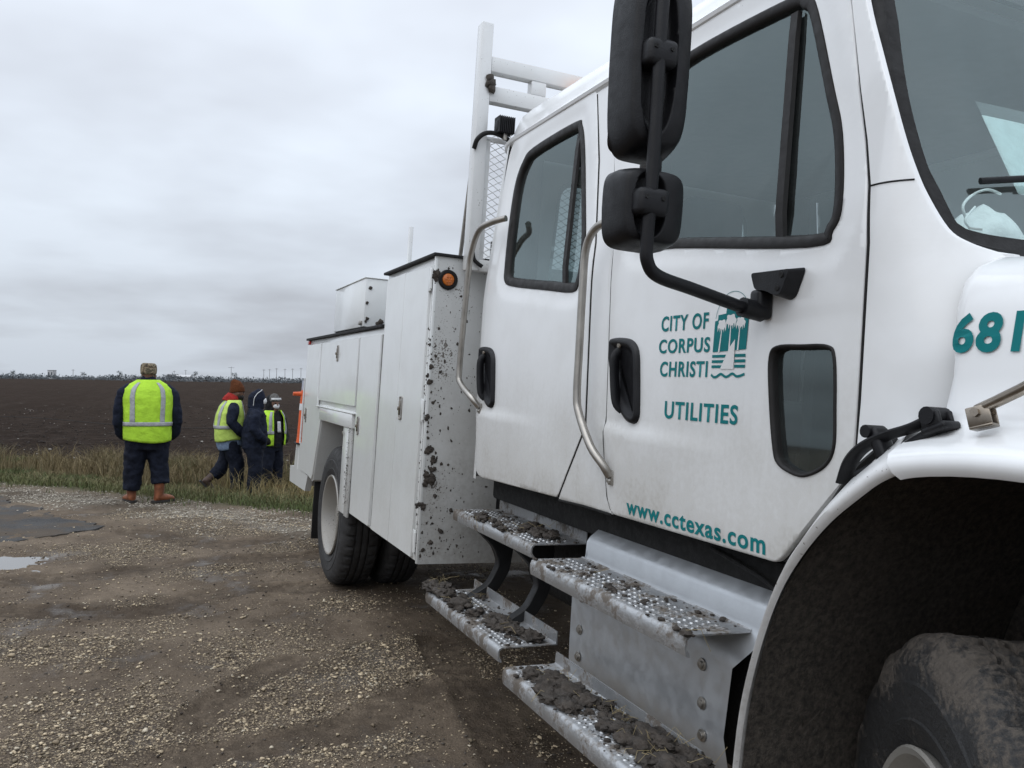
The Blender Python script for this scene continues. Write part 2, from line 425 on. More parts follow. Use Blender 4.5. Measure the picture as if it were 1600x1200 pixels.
def gravel_mask(x, y):
    g = .62 * fbm(x * 1.3 + 3, y * 1.3 + 8, 4) + .38 * fbm(x * 3.7, y * 3.7, 3)
    for bx, by, br in BLOBS:
        d2 = ((x - bx) ** 2 + (y - by) ** 2) / br ** 2; g = g + .26 * np.exp(-d2)
    _, mk = trackmask(x, y)
    g = g - .15 * mk
    s = edge_s(x, y); g = g + .20 * np.exp(-((s + .7) / .55) ** 2)
    return sst(.47, .80, g)
def ground_h(x, y, fine=True):
    z = base_h(x, y); s = edge_s(x, y)
    near = 1 - sst(0, .6, s)
    if fine:
        th, _ = trackmask(x, y)
        z = z + near * (.035 * (fbm(x * .8, y * .8, 3) - .5) + .034 * (fbm(x * 3.6, y * 3.6, 4) - .5) + .034 * (fbm(x * 9, y * 9, 4) - .5) * sst(.3, .65, fbm(x * .9 + 4, y * .9, 2)) + .016 * (fbm(x * 22, y * 22, 2) - .5) + th)
        field = sst(4.2, 5.0, s)
        z = z + field * (.10 * (fbm(x * 3.0, y * 3.0, 4) - .5)) * (1 - sst(30, 80, s))
        wz = np.exp(-(((y - .02) / .35) ** 2)) * (np.exp(-((x + 6.6) / .5) ** 2) + np.exp(-((x + 1.15) / .6) ** 2))
        z = z * (1 - .7 * wz)
        pz = np.exp(-(((x + 8.22) / .34) ** 2) ** 2 - (((y + 2.95) / .85) ** 2) ** 2)
        z = z * (1 - .8 * pz) - .030 * pz
    return z
def axis_lines(lo, hi, step, far):
    a = np.arange(lo, hi + 1e-6, step); out = [a]; v = hi; st = step; R_ = []
    while v < far: st *= 1.16; v += st; R_.append(v)
    Lf = []; v = lo; st = step
    while v > -far: st *= 1.16; v -= st; Lf.append(v)
    return np.concatenate([np.array(Lf[::-1]), a, np.array(R_)])
gx = axis_lines(-15.5, -1.6, .027, 3500); gy = axis_lines(-4.4, 1.4, .027, 3500)
GX, GY = np.meshgrid(gx, gy, indexing='ij')
GZ = ground_h(GX.ravel(), GY.ravel()).reshape(GX.shape)
ni, nj = GX.shape
idx = np.arange(ni * nj).reshape(ni, nj)
q = np.stack([idx[:-1, :-1], idx[1:, :-1], idx[1:, 1:], idx[:-1, 1:]], -1).reshape(-1, 4)
T = np.concatenate([q[:, [0, 1, 2]], q[:, [0, 2, 3]]])
V = np.stack([GX, GY, GZ], -1).reshape(-1, 3)
fx_, fy_ = V[:, 0], V[:, 1]; SS = edge_s(fx_, fy_)
gm = gravel_mask(fx_, fy_) * (1 - sst(-.2, .5, SS)); _, tmk = trackmask(fx_, fy_)
zone = np.stack([gm, sst(-.25, .35, SS) * (1 - sst(4.0, 4.8, SS)), sst(4.0, 4.8, SS), np.ones_like(gm)], -1)
strip = np.exp(-((SS + .75) / .45) ** 2) * sst(.35, .6, fbm(fx_ * 2.1, fy_ * 2.1, 3))
aux = np.stack([strip, tmk, np.zeros_like(gm), np.ones_like(gm)], -1)

gmat, nt, b = newmat('lot_mud_and_field')
co = objco(nt)
za = nd(nt, 'ShaderNodeAttribute', attribute_name='zone'); zs_ = nd(nt, 'ShaderNodeSeparateColor'); nt.links.new(za.outputs['Color'], zs_.inputs[0])
aa = nd(nt, 'ShaderNodeAttribute', attribute_name='aux'); as_ = nd(nt, 'ShaderNodeSeparateColor'); nt.links.new(aa.outputs['Color'], as_.inputs[0])
nA = noise(nt, co, 1.7, 6, .6); nB = noise(nt, co, 13, 6, .65); nC = noise(nt, co, 90, 4, .7)
mudc = mix(nt, ramp(nt, nA, .35, .68), (.078, .058, .042), (.190, .148, .108))
mudc = mix(nt, ramp(nt, nB, .35, .7, 0, .6), mudc, (.118, .090, .066))
mudc = mix(nt, ramp(nt, nC, .45, .75, 0, .5), mudc, (.25, .20, .15))
vo = nd(nt, 'ShaderNodeTexVoronoi'); nt.links.new(co, vo.inputs['Vector']); vo.inputs['Scale'].default_value = 75; vo.inputs['Randomness'].default_value = 1
vh = nd(nt, 'ShaderNodeSeparateColor'); nt.links.new(vo.outputs['Color'], vh.inputs[0])
peb = mix(nt, vh.outputs[0], (.13, .10, .072), (.42, .335, .23))
peb = mix(nt, ramp(nt, vo.outputs['Distance'], .25, .6), peb, (.065, .053, .043))
lot = mix(nt, mth(nt, 'MULTIPLY', zs_.outputs[0], .7), mudc, peb)
lot = mix(nt, mth(nt, 'MULTIPLY', as_.outputs[0], .7), lot, mix(nt, ramp(nt, nB, .35, .65), (.13, .11, .088), (.30, .27, .22)))
lot = mix(nt, mth(nt, 'MULTIPLY', as_.outputs[1], ramp(nt, nB, .35, .65, .10, .55)), lot, (.050, .038, .028))
lot = mix(nt, ramp(nt, noise(nt, co, .75, 5, .6), .50, .66, 0, .5), lot, (.044, .032, .023))
soil = mix(nt, ramp(nt, nB, .3, .7), (.052, .046, .028), (.10, .088, .052))
fco = objco(nt, (1.0, 1.0, 1.0))
nF = noise(nt, fco, 1.9, 9, .7); nG = noise(nt, fco, .05, 4, .5)
fld = mix(nt, ramp(nt, nF, .32, .7), (.024, .018, .0148), (.058, .044, .036))
fld = mix(nt, ramp(nt, nG, .4, .65, 0, .5), fld, (.050, .037, .029))
frm = nd(nt, 'ShaderNodeMapping'); nt.links.new(co, frm.inputs[0]); frm.inputs['Rotation'].default_value = (0, 0, R(-42)); frm.inputs['Scale'].default_value = (.05, 1.1, 1)
fld = mix(nt, ramp(nt, noise(nt, frm.outputs[0], 1.0, 4, .6), .35, .65, .0, .55), fld, (.030, .022, .0175))
wv = nd(nt, 'ShaderNodeTexVoronoi'); nt.links.new(co, wv.inputs['Vector']); wv.inputs['Scale'].default_value = .7
fld = mix(nt, mth(nt, 'LESS_THAN', wv.outputs['Distance'], ramp(nt, noise(nt, co, .5, 2), .5, .7, 0.0, .09)), fld, (.27, .25, .22))
c = mix(nt, zs_.outputs[1], lot, soil); c = mix(nt, zs_.outputs[2], c, fld)
nt.links.new(c, b.inputs['Base Color'])
wet = ramp(nt, nA, .30, .46, .32, .88)
rgh = mth(nt, 'MAXIMUM', wet, mth(nt, 'MAXIMUM', zs_.outputs[1], zs_.outputs[2]))
rgh = mth(nt, 'MAXIMUM', rgh, mth(nt, 'MULTIPLY', zs_.outputs[0], .8))
setin(nt, b.inputs['Roughness'], rgh); setin(nt, b.inputs['Specular IOR Level'], mth(nt, 'MULTIPLY', ramp(nt, zs_.outputs[2], 0, 1, 1, .1), ramp(nt, nA, .30, .46, .50, .10)))
hgt = mth(nt, 'ADD', mth(nt, 'MULTIPLY', nB, .5), mth(nt, 'ADD', mth(nt, 'MULTIPLY', nC, .25), mth(nt, 'MULTIPLY', mth(nt, 'SUBTRACT', 1.0, vo.outputs['Distance']), mth(nt, 'MULTIPLY', zs_.outputs[0], .25))))
hgt = mth(nt, 'ADD', hgt, mth(nt, 'MULTIPLY', mth(nt, 'MULTIPLY', nF, zs_.outputs[2]), 6.0))
bump(nt, b, hgt, 1.0, .045)
ground = fast_tris('ground', V, T, gmat, attr={'zone': ('FLOAT_COLOR', zone), 'aux': ('FLOAT_COLOR', aux)})
ground.data.polygons.foreach_set('use_smooth', [True] * len(ground.data.polygons))
tag(ground, 'muddy gravel lot running out to a grass verge and a bare ploughed field', None, None, 'structure')

# asphalt end of the road at the left
def irregular(poly, step, amp, seed=0):
    out = []
    for i in range(len(poly)):
        a = Vector(poly[i]); b_ = Vector(poly[(i + 1) % len(poly)]); n = max(1, int((b_ - a).length / step))
        for k in range(n):
            p = a.lerp(b_, k / n); d = (b_ - a).normalized(); w = amp * (mnoise.noise(Vector((p.x * 2.3 + seed, p.y * 2.3, 0))) + .6 * mnoise.noise(Vector((p.x * 9, p.y * 9 + seed, 3))))
            out.append(Vector((p.x - d.y * w, p.y + d.x * w)))
    return out
rp = irregular([(-9.76, -1.88), (-12.45, -3.02), (-22, -7.2), (-34, -22), (-2, -24), (3.5, -17), (-4.5, -7.45), (-9.06, -2.63)], .06, .14)
bm = bmesh.new(); tv = [bm.verts.new((p.x, p.y, 0)) for p in rp]; ft = bm.faces.new(tv)
if ft.normal.z < 0: ft.normal_flip()
r = bmesh.ops.extrude_face_region(bm, geom=[ft])
up = [g for g in r['geom'] if isinstance(g, bmesh.types.BMVert)]
for v in up: v.co.z += .010 + .004 * mnoise.noise(v.co * 3)
for v in tv: v.co.z -= .06
bmesh.ops.triangulate(bm, faces=bm.faces)
amat, nt, b = newmat('worn_asphalt'); co = objco(nt)
nz = noise(nt, co, 3, 5); vq = nd(nt, 'ShaderNodeTexVoronoi'); nt.links.new(co, vq.inputs['Vector']); vq.inputs['Scale'].default_value = 60
c = mix(nt, ramp(nt, nz, .3, .7), (.034, .033, .033), (.070, .068, .067))
c = mix(nt, ramp(nt, vq.outputs['Distance'], .1, .5, .45, 0), c, (.15, .145, .135))
c = mix(nt, ramp(nt, noise(nt, co, 1.6, 6, .65), .44, .60, 0, .85), c, (.082, .063, .046))
nt.links.new(c, b.inputs['Base Color']); setin(nt, b.inputs['Roughness'], ramp(nt, nz, .3, .7, .7, .95)); b.inputs['Specular IOR Level'].default_value = .10; bump(nt, b, noise(nt, co, 110, 3), .6, .008)
road = finish('road', bm, amat, None, smooth=0); tag(road, 'broken end of a grey asphalt road beside the muddy lot', None, None, 'structure')

L2_ = lambda q_: [(p.x, p.y) for p in catmull([(a, b_, 0) for a, b_ in q_], 4, True)]
# rain puddle by the road
pl = irregular(L2_([(-8.8, -3.6), (-8.62, -2.4), (-8.2, -1.85), (-7.82, -1.95), (-7.75, -2.5), (-7.85, -3.6)]), .03, .05, 4)
bm = bmesh.new(); bm.faces.new([bm.verts.new((p.x, p.y, -.015)) for p in pl])
wm, nt, b = newmat('puddle_water'); b.inputs['Base Color'].default_value = (.10, .085, .07, 1); b.inputs['Roughness'].default_value = .03; b.inputs['Specular IOR Level'].default_value = 1.0; b.inputs['IOR'].default_value = 1.9
bump(nt, b, noise(nt, objco(nt), 12, 2), .03, .01)
pud = finish('puddle', bm, wm, None, smooth=0); tag(pud, 'shallow rain puddle reflecting the grey sky beside the asphalt edge', None, None, 'structure')

# ---- loose stones of the lot (one mass)
def stones(n, sampler, size, colfn, zoff=.3):
    P = sampler(n); n = len(P); z = ground_h(P[:, 0], P[:, 1]); s = size(n, P)
    base = np.array([[1, 0, 0], [-.5, .87, 0], [-.5, -.87, 0], [.35, .3, .75], [-.45, -.1, .7], [.2, -.5, .65], [0, 0, -.8]])
    tri = np.array([[3, 4, 5], [0, 1, 3], [1, 4, 3], [1, 2, 4], [2, 5, 4], [2, 0, 5], [0, 3, 5], [0, 6, 1], [1, 6, 2], [2, 6, 0]])
    jit = 1 + .35 * (RNG.random((n, 7, 3)) - .5)
    a = RNG.random(n) * 2 * math.pi; ca, sa = np.cos(a), np.sin(a)
    st = np.stack([1 + .6 * RNG.random(n), .75 + .4 * RNG.random(n), .45 + .35 * RNG.random(n)], -1)
    Vv = base[None] * jit * st[:, None] * s[:, None, None]
    X = Vv[..., 0] * ca[:, None] - Vv[..., 1] * sa[:, None]; Y = Vv[..., 0] * sa[:, None] + Vv[..., 1] * ca[:, None]
    Vv = np.stack([X + P[:, :1], Y + P[:, 1:2], Vv[..., 2] + (z + s * zoff)[:, None]], -1)
    Tt = tri[None] + (np.arange(n) * 7)[:, None, None]
    C = np.repeat(colfn(n, P)[:, None], 7, 1)
    return Vv.reshape(-1, 3), Tt.reshape(-1, 3), C.reshape(-1, 4)
def samp_lot(n):
    out = []
    while sum(map(len, out)) < n:
        d = 1.9 + 9.0 * RNG.random(n * 2) ** 1.35; a = (RNG.random(n * 2) - .5) * R(66)
        k = a - R(2)
        P = np.stack([d * (-math.cos(YAW) * np.cos(k) + math.sin(YAW) * np.sin(k)), -1.42 + d * (math.sin(YAW) * np.cos(k) + math.cos(YAW) * np.sin(k))], -1)
        P = P[(P[:, 1] < 1.3) & (edge_s(P[:, 0], P[:, 1]) < .3)]
        g = gravel_mask(P[:, 0], P[:, 1]); _, mk = trackmask(P[:, 0], P[:, 1])
        P = P[RNG.random(len(P)) < (.10 + .9 * g ** 1.3) * (1 - .55 * mk)]
        out.append(P)
    return np.concatenate(out)[:n]
def col_stone(n, P):
    t = RNG.random(n)[:, None]; c = np.array([.15, .115, .08]) * (1 - t) + np.array([.64, .52, .355]) * t ** 1.1
    w = (RNG.random(n) < .10)[:, None]; c = np.where(w, np.array([.54, .47, .36]) * (.7 + .4 * t), c)
    dk = (RNG.random(n) < .12)[:, None]; c = np.where(dk, c * .35, c)
    return np.concatenate([c, np.ones((n, 1))], 1)
sm, nt, b = newmat('wet_gravel'); at = nd(nt, 'ShaderNodeAttribute', attribute_name='tint'); nt.links.new(at.outputs['Color'], b.inputs['Base Color']); b.inputs['Roughness'].default_value = .7; b.inputs['Specular IOR Level'].default_value = .2
V1, T1, C1 = stones(72000, samp_lot, lambda n, P: np.clip(.0031 * np.exp(.55 * RNG.normal(size=n)), .0012, .014), col_stone)
V2, T2, C2 = stones(420, samp_lot, lambda n, P: .010 + .010 * RNG.random(n) ** 2, col_stone)
def samp_strip(n):
    x = -15 + 6 * RNG.random(n * 6); t = RNG.random(n * 6)
    u = -7 * t + 13 * RNG.random(n * 6) * 0
    along = -2 + 9.5 * RNG.random(n * 6); s = -.75 + .45 * RNG.normal(size=n * 6)
    P = np.stack([EA[0] + .742 * along + EN[0] * s, EA[1] + .670 * along + EN[1] * s], -1)
    k = fbm(P[:, 0] * 2.1, P[:, 1] * 2.1, 3) > .44
    return P[k][:n]
def col_white(n, P):
    t = RNG.random(n)[:, None]; c = np.array([.16, .135, .105]) * (1 - t) + np.array([.54, .49, .41]) * t
    return np.concatenate([c, np.ones((n, 1))], 1)
V3, T3, C3 = stones(5500, samp_strip, lambda n, P: .006 + .010 * RNG.random(n) ** 2, col_white)
Vs = np.concatenate([V1, V2, V3]); Ts = np.concatenate([T1, T2 + len(V1), T3 + len(V1) + len(V2)])
go = fast_tris('gravel', Vs, Ts, sm, attr={'tint': ('FLOAT_COLOR', np.concatenate([C1, C2, C3]))})
tag(go, 'tan and white gravel stones scattered through the dark mud of the lot', 'gravel', None, 'stuff')
# clods turned up in the mud and along the near edge of the field
def samp_mud(n):
    P = samp_lot(n * 6); g = gravel_mask(P[:, 0], P[:, 1]); return P[g < .45][:n]
def col_mud(n, P):
    t = RNG.random(n)[:, None]; c = np.array([.045, .036, .03]) * (1 - t) + np.array([.10, .085, .07]) * t
    return np.concatenate([c, np.ones((n, 1))], 1)
V4, T4, C4 = stones(5000, samp_mud, lambda n, P: .003 + .008 * RNG.random(n) ** 3, col_mud)
def samp_field(n):
    a = -34 + 90 * RNG.random(n); s = 4.3 + 40 * RNG.random(n) ** 2
    return np.stack([EA[0] + .742 * a + EN[0] * s, EA[1] + .670 * a + EN[1] * s], -1)
def col_field(n, P):
    t = RNG.random(n)[:, None]; c = np.array([.024, .018, .0155]) * (1 - t) + np.array([.062, .049, .042]) * t
    w = (RNG.random(n) < .02)[:, None]; c = np.where(w, np.array([.34, .32, .29]), c)
    return np.concatenate([c, np.ones((n, 1))], 1)
V5, T5, C5 = stones(26000, samp_field, lambda n, P: .016 + .03 * RNG.random(n) ** 2, col_field)
cl = fast_tris('mud_clods', np.concatenate([V4, V5]), np.concatenate([T4, T5 + len(V4)]), sm, attr={'tint': ('FLOAT_COLOR', np.concatenate([C4, C5]))})
tag(cl, 'dark clods of earth lying in the lot and over the ploughed field', 'earth', None, 'stuff')

# ---- grass verge
def blades(n, P, hgt, width, cols, lean=.5):
    z = ground_h(P[:, 0], P[:, 1]); a = RNG.random(n) * 2 * math.pi; b_ = RNG.random(n) * 2 * math.pi
    ln = hgt * lean * (.2 + RNG.random(n)); dxy = np.stack([np.cos(a), np.sin(a)], -1) * ln[:, None]; wd = np.stack([np.cos(b_), np.sin(b_)], -1) * (width / 2)[:, None]
    o = P; vv = []
    vv.append(np.concatenate([o - wd, (z - .01)[:, None]], 1)); vv.append(np.concatenate([o + wd, (z - .01)[:, None]], 1))
    mid = o + dxy * .35
    vv.append(np.concatenate([mid - wd * .8, (z + hgt * .6)[:, None]], 1)); vv.append(np.concatenate([mid + wd * .8, (z + hgt * .6)[:, None]], 1))
    vv.append(np.concatenate([o + dxy, (z + hgt * (1 - .25 * lean))[:, None]], 1))
    Vv = np.stack(vv, 1).reshape(-1, 3)
    tri = np.array([[0, 1, 3], [0, 3, 2], [2, 3, 4]])
    Tt = (tri[None] + (np.arange(n) * 5)[:, None, None]).reshape(-1, 3)
    C = np.repeat(np.concatenate([cols, np.ones((n, 1))], 1)[:, None], 5, 1).reshape(-1, 4)
    return Vv, Tt, C
def verge(n, a0, a1, s0, s1, dens):
    out = []
    while sum(map(len, out)) < n:
        a = a0 + (a1 - a0) * RNG.random(n); s = s0 + (s1 - s0) * RNG.random(n)
        P = np.stack([EA[0] + .742 * a + EN[0] * s, EA[1] + .670 * a + EN[1] * s], -1)
        out.append(P[RNG.random(n) < dens(P[:, 0], P[:, 1], a, s)])
    return np.concatenate(out)[:n]
def gcols(n, P, bias=0.0):
    t = np.clip(fbm(P[:, 0] * 1.1 + 9, P[:, 1] * 1.1, 3) + bias + .28 * (RNG.random(n) - .5), 0, 1); t = sst(.38, .62, t)[:, None]
    sg = edge_s(P[:, 0], P[:, 1]); t = t * (.35 + .65 * sst(.3, 1.8, sg))[:, None]
    g = np.array([.070, .092, .030]) * (.6 + .8 * RNG.random((n, 1))); d = np.array([.200, .160, .085]) * (.55 + .8 * RNG.random((n, 1)))
    return g * (1 - t) + d * t
grass_parts = []
P = verge(80000, -6, 13, -.35, 4.6, lambda x, y, a, s: sst(.30, .55, fbm(x * 1.7, y * 1.7, 3) + .25 * sst(-.3, .8, s)) * (.25 + .75 * sst(-.3, .5, s)))
ps = edge_s(P[:, 0], P[:, 1])
grass_parts.append(blades(len(P), P, (.06 + .13 * RNG.random(len(P))) * (.5 + .5 * sst(-.2, 1.0, ps)), .006 + .005 * RNG.random(len(P)), gcols(len(P), P, -.02), .8))
# tall bleached bunches near the fence line
def tallmask(x, y, a, s):
    k = sst(.48, .64, fbm(x * .75 + 31, y * .75 + 4, 3)) * .32
    for ca, cs, ra, rs, w in ((4.9, 2.4, .75, .9, 1.0), (6.0, 3.2, .8, .7, .8), (8.6, 2.6, 1.3, 1.0, 1.0), (-.6, 3.4, 2.0, .9, .9), (1.6, 3.6, 1.2, .8, .55)):
        k = np.maximum(k, w * np.exp(-((a - ca) / ra) ** 2 - ((s - cs) / rs) ** 2))
    return k * sst(.7, 1.6, s)
P = verge(30000, -6, 13, .5, 5.0, tallmask)
ta = (P[:, 0] - EA[0]) * .742 + (P[:, 1] - EA[1]) * .670
cc = gcols(len(P), P, .20) * np.array([1.12, 1.08, .95]); brown = ((ta < 2.2)[:, None]) * .5
cc = cc * (1 - brown) + np.array([.105, .078, .048]) * (.6 + .7 * RNG.random((len(P), 1))) * brown
grass_parts.append(blades(len(P), P, (.20 + .34 * RNG.random(len(P))) * (.7 + .6 * sst(.35, .65, fbm(P[:, 0] * 1.9, P[:, 1] * 1.9, 2))), .005 + .005 * RNG.random(len(P)), cc, .75))
Vg = np.concatenate([p[0] for p in grass_parts]); off = 0; Tg = []
for p in grass_parts: Tg.append(p[1] + off); off += len(p[0])
gm2, nt, b = newmat('verge_grass'); at = nd(nt, 'ShaderNodeAttribute', attribute_name='tint'); nt.links.new(at.outputs['Color'], b.inputs['Base Color']); b.inputs['Roughness'].default_value = .7
b.inputs['Specular IOR Level'].default_value = .25
gr = fast_tris('grass', Vg, np.concatenate(Tg), gm2, attr={'tint': ('FLOAT_COLOR', np.concatenate([p[2] for p in grass_parts]))})
tag(gr, 'short green and tall bleached grass along the field edge', 'grass', None, 'stuff')

# ---- far edge of the field: scrub, trees, buildings, poles
def at_az(px, d):
    """point d metres ahead of the camera at the bearing of photo column px"""
    k = (px - 800) / 1341.0; v = F0 + R0 * k
    return Vector((CAM.x, CAM.y, 0)) + v * d
FZ = -.32
leafm, nt, b = newmat('hazed_far_foliage'); at = nd(nt, 'ShaderNodeAttribute', attribute_name='tint'); nt.links.new(at.outputs['Color'], b.inputs['Base Color']); b.inputs['Roughness'].default_value = .9
def clumps(spec, per=34):
    """spec rows: x, y, z, rx, rz -> leaf-clump triangles through each volume"""
    S = np.array(spec); n = len(S) * per; S = np.repeat(S, per, 0)
    u = RNG.normal(size=(n, 3)); u /= np.linalg.norm(u, axis=1)[:, None]; rr = RNG.random(n)[:, None] ** .4
    c = S[:, :3] + u * rr * np.stack([S[:, 3], S[:, 3], S[:, 4]], -1)
    sz = (S[:, 4] * .24)[:, None, None]
    tri = RNG.normal(size=(n, 3, 3)) * sz + c[:, None]
    t = RNG.random((n, 1)); col = np.array([.105, .118, .128]) * (1 - t) + np.array([.130, .142, .150]) * t  # pale grey-blue puts distance haze into the leaf colour
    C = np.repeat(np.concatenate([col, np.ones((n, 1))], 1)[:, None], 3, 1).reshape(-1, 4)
    return tri.reshape(-1, 3), np.arange(n * 3).reshape(-1, 3), C
spec = []
for px in np.arange(-900, 2600, 2.2):
    for k in range(1):
        d = 560 + 160 * random.random(); p = at_az(px + random.uniform(-3, 3), d)
        h = (1.5 + 1.1 * random.random()) * (.75 + .7 * mnoise.noise(Vector((px * .02, 0, 1))) ** 2 + .25 * random.random())
        spec.append((p.x, p.y, FZ + h * .8, 3.0 + 2.5 * random.random(), h))
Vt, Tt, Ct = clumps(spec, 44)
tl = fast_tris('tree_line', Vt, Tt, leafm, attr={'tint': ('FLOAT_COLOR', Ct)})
tag(tl, 'low scrub and trees toned with haze along the far edge of the field', 'trees', None, 'stuff')
trunkm = plain('far_trunk', (.09, .075, .06), .9)
for px, d, h, lab in ((304, 640, 9.5, 'tallest dark tree on the far horizon, right of the man in the camouflage hat'), (366, 660, 7.6, 'small rounded tree on the horizon beside the tallest pole'),
                      (187, 650, 7.6, 'bushy tree on the horizon just left of the man in the camouflage hat'), (20, 620, 6.6, 'broad low tree on the horizon at the left edge'), (131, 660, 6.2, 'small tree on the horizon right of the pale block building')):
    p = at_az(px, d); t_ = empty('distant_tree', (p.x, p.y, FZ)); tag(t_, lab, 'tree', 'distant trees on the horizon')
    bm = bmesh.new(); add_tube(bm, [(0, 0, -.2), (.1, 0, h * .3), (.2, .1, h * .75)], [.3, .22, .08], 6)
    add_tube(bm, [(.1, 0, h * .3), (1.0, .2, h * .6)], [.15, .05], 5); add_tube(bm, [(.1, 0, h * .35), (-.9, .4, h * .62)], [.15, .05], 5)
    finish('trunk', bm, trunkm, t_)
    sp = [(random.uniform(-1.6, 1.6), random.uniform(-1.6, 1.6), h * random.uniform(.45, .9), 1.1, .9) for _ in range(9)]
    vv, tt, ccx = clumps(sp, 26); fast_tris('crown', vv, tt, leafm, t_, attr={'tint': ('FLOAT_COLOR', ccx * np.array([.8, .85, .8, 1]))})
POLE_LAB = {114: 'lone slim utility pole on the horizon, furthest left of all', 272: 'slim utility pole above the pale gabled house on the horizon', 290: 'slim utility pole just left of the tallest horizon tree',
            412: 'first slim pole right of the navy hood on the horizon', 421: 'slim horizon pole, second of the close row left of the truck tail', 432: 'slim horizon pole, third of the close row left of the truck tail',
            445: 'slim horizon pole, fourth of the close row left of the truck tail', 457: 'slim horizon pole just left of the orange delineator', 470: 'slim horizon pole right at the truck tail'}
polem = plain('weathered_pole', (.24, .235, .23), .9)
for px, h in ((361, 12.5), (114, 8.5), (272, 9.0), (290, 9.5), (412, 11), (421, 11.5), (432, 12), (445, 12), (457, 12.4), (470, 12.5)):
    p = at_az(px, 700 + 60 * random.random()); pt = empty('utility_pole', (p.x, p.y, FZ))
    big = px == 361
    tag(pt, 'tallest utility pole on the horizon, with a wide crossarm' if big else POLE_LAB[px], 'pole', 'distant utility poles')
    bm = bmesh.new(); add_tube(bm, [(0, 0, -.3), (0, 0, h)], [.26, .17], 6); finish('shaft', bm, polem, pt)
    bm = bmesh.new(); w = 2.4 if big else 1.2
    add_box(bm, (-R0.x * 0 - .12, -w, h - .9), (.12, w, h - .65)); finish('crossarm', bm, polem, pt)
bmats = [plain('far_white_wall', (.50, .50, .50), .8), plain('far_tan_wall', (.36, .35, .33), .8), plain('far_roof', (.20, .20, .205), .8), plain('far_window', (.06, .07, .08), .4)]
for px, d, w, h, dp, lab, mi, pitched in ((81, 760, 4.6, 7.4, 6, 'small pale block building standing above the far tree line', 0, False), (287, 690, 12, 3.6, 8, 'long low white-roofed shed on the far horizon', 0, True),
                                         (268, 720, 7, 4.2, 6, 'pale house with a grey gable roof on the far horizon', 1, True)):
    p = at_az(px, d); bo = empty('distant_building', (p.x, p.y, FZ), (0, 0, math.atan2(R0.y, R0.x))); tag(bo, lab, 'building')
    bm = bmesh.new(); add_box(bm, (-w / 2, -dp / 2, -.2), (w / 2, dp / 2, h)); finish('wall', bm, bmats[mi], bo, smooth=0)
    if pitched:
        rows = [[(x_, -dp / 2 - .3, h - .05), (x_, 0, h + 1.5), (x_, dp / 2 + .3, h - .05), (x_, dp / 2 + .3, h - .25), (x_, -dp / 2 - .3, h - .25)] for x_ in (-w / 2 - .3, w / 2 + .3)]
        loft('roof', rows, bmats[0] if mi == 0 else bmats[2], bo, smooth=0, closed=True, cap=True)
    else:
        bm = bmesh.new(); add_box(bm, (-w / 2 - .2, -dp / 2 - .2, h), (w / 2 + .2, dp / 2 + .2, h + .4)); finish('roof', bm, bmats[2], bo, smooth=0)
    for wx in (-w * .28, w * .28):
        bm = bmesh.new(); add_box(bm, (wx - .5, -dp / 2 - .06, h * .45), (wx + .5, -dp / 2 + .02, h * .8)); finish('window', bm, bmats[3], bo, smooth=0)

# field fence: one strand of wire between posts
wf = empty('wire_fence', (0, 0, 0)); tag(wf, 'single dark fence wire strung along the near edge of the ploughed field', 'fence')
wirem = plain('rusted_wire', (.02, .017, .015), .7, .3)
wp = [(-21.5, -8.6), (-17.6, -.95), (-15.2, 3.6), (-12.0, 9.6)]
def fence_pt(a, s, z): return Vector((EA[0] + .742 * a + EN[0] * s, EA[1] + .670 * a + EN[1] * s, z))
pts = []
for a in np.arange(-12, 19, .5):
    sag = .04 * math.sin(a * 2 * math.pi / 7.5); pts.append(fence_pt(a, 4.35, .62 + sag))
tube('wire', pts, .007, wirem, wf, n=5)
for a in (-9.5, 2.45, 11.0):
    p = fence_pt(a, 4.40, 0); box('post', (p.x - .03, p.y - .03, -.6), (p.x + .03, p.y + .03, .72), wirem, wf)

# ================================================================== TRUCK
truck = empty('utility_truck', (-1.0, 0, 0), (R(-2.75), R(.53), 0))
tag(truck, 'muddy white crew-cab utility truck with a service body, parked on the gravel lot', 'truck')
WHITE = (.79, .80, .805)
m_cab = paint('cab_paint', WHITE, .98, 1.85, .66)
m_low = paint('hood_paint', WHITE, .8, 1.05, .2, streak=False)
m_body = paint('body_paint', (.72, .735, .73), .5, 1.9, .34, spots=.12)
m_face = paint('shaded_body_front_paint', (.60, .61, .605), .4, 2.4, .75, spots=1.0, streak=False, dirt_shade_col=(.26, .245, .22), yfade=(-.14, .10))  # base and film darkened to paint in this face's shade; spots are mud
m_rub = plain('black_rubber', (.011, .0105, .0105), .6, bmp=.15, bscale=90, spec=.25)
m_seal = plain('window_seal', (.014, .0125, .012), .5, bmp=.1, spec=.25)
m_plas = plain('black_plastic', (.007, .007, .0085), .45, bmp=.12, bscale=260, var=.2, spec=.28)
m_dark = plain('chassis_black', (.010, .010, .010), .8, bmp=.4)
m_int = plain('cab_interior', (.065, .068, .070), .8, spec=.2)
m_alu = plain('brushed_aluminium', (.52, .54, .56), .42, .75, var=.05, vscale=9, bmp=.05, bscale=90)
m_tread, nt, b = newmat('muddy_tread_aluminium'); co = objco(nt); n_ = noise(nt, co, 9, 7, .65); n2_ = noise(nt, co, 70, 4, .6)
k_ = ramp(nt, mth(nt, 'ADD', n_, mth(nt, 'MULTIPLY', n2_, .25)), .58, .74)
nt.links.new(mix(nt, k_, mix(nt, n2_, (.36, .365, .37), (.52, .53, .54)), mix(nt, n2_, (.05, .041, .033), (.17, .145, .12))), b.inputs['Base Color'])
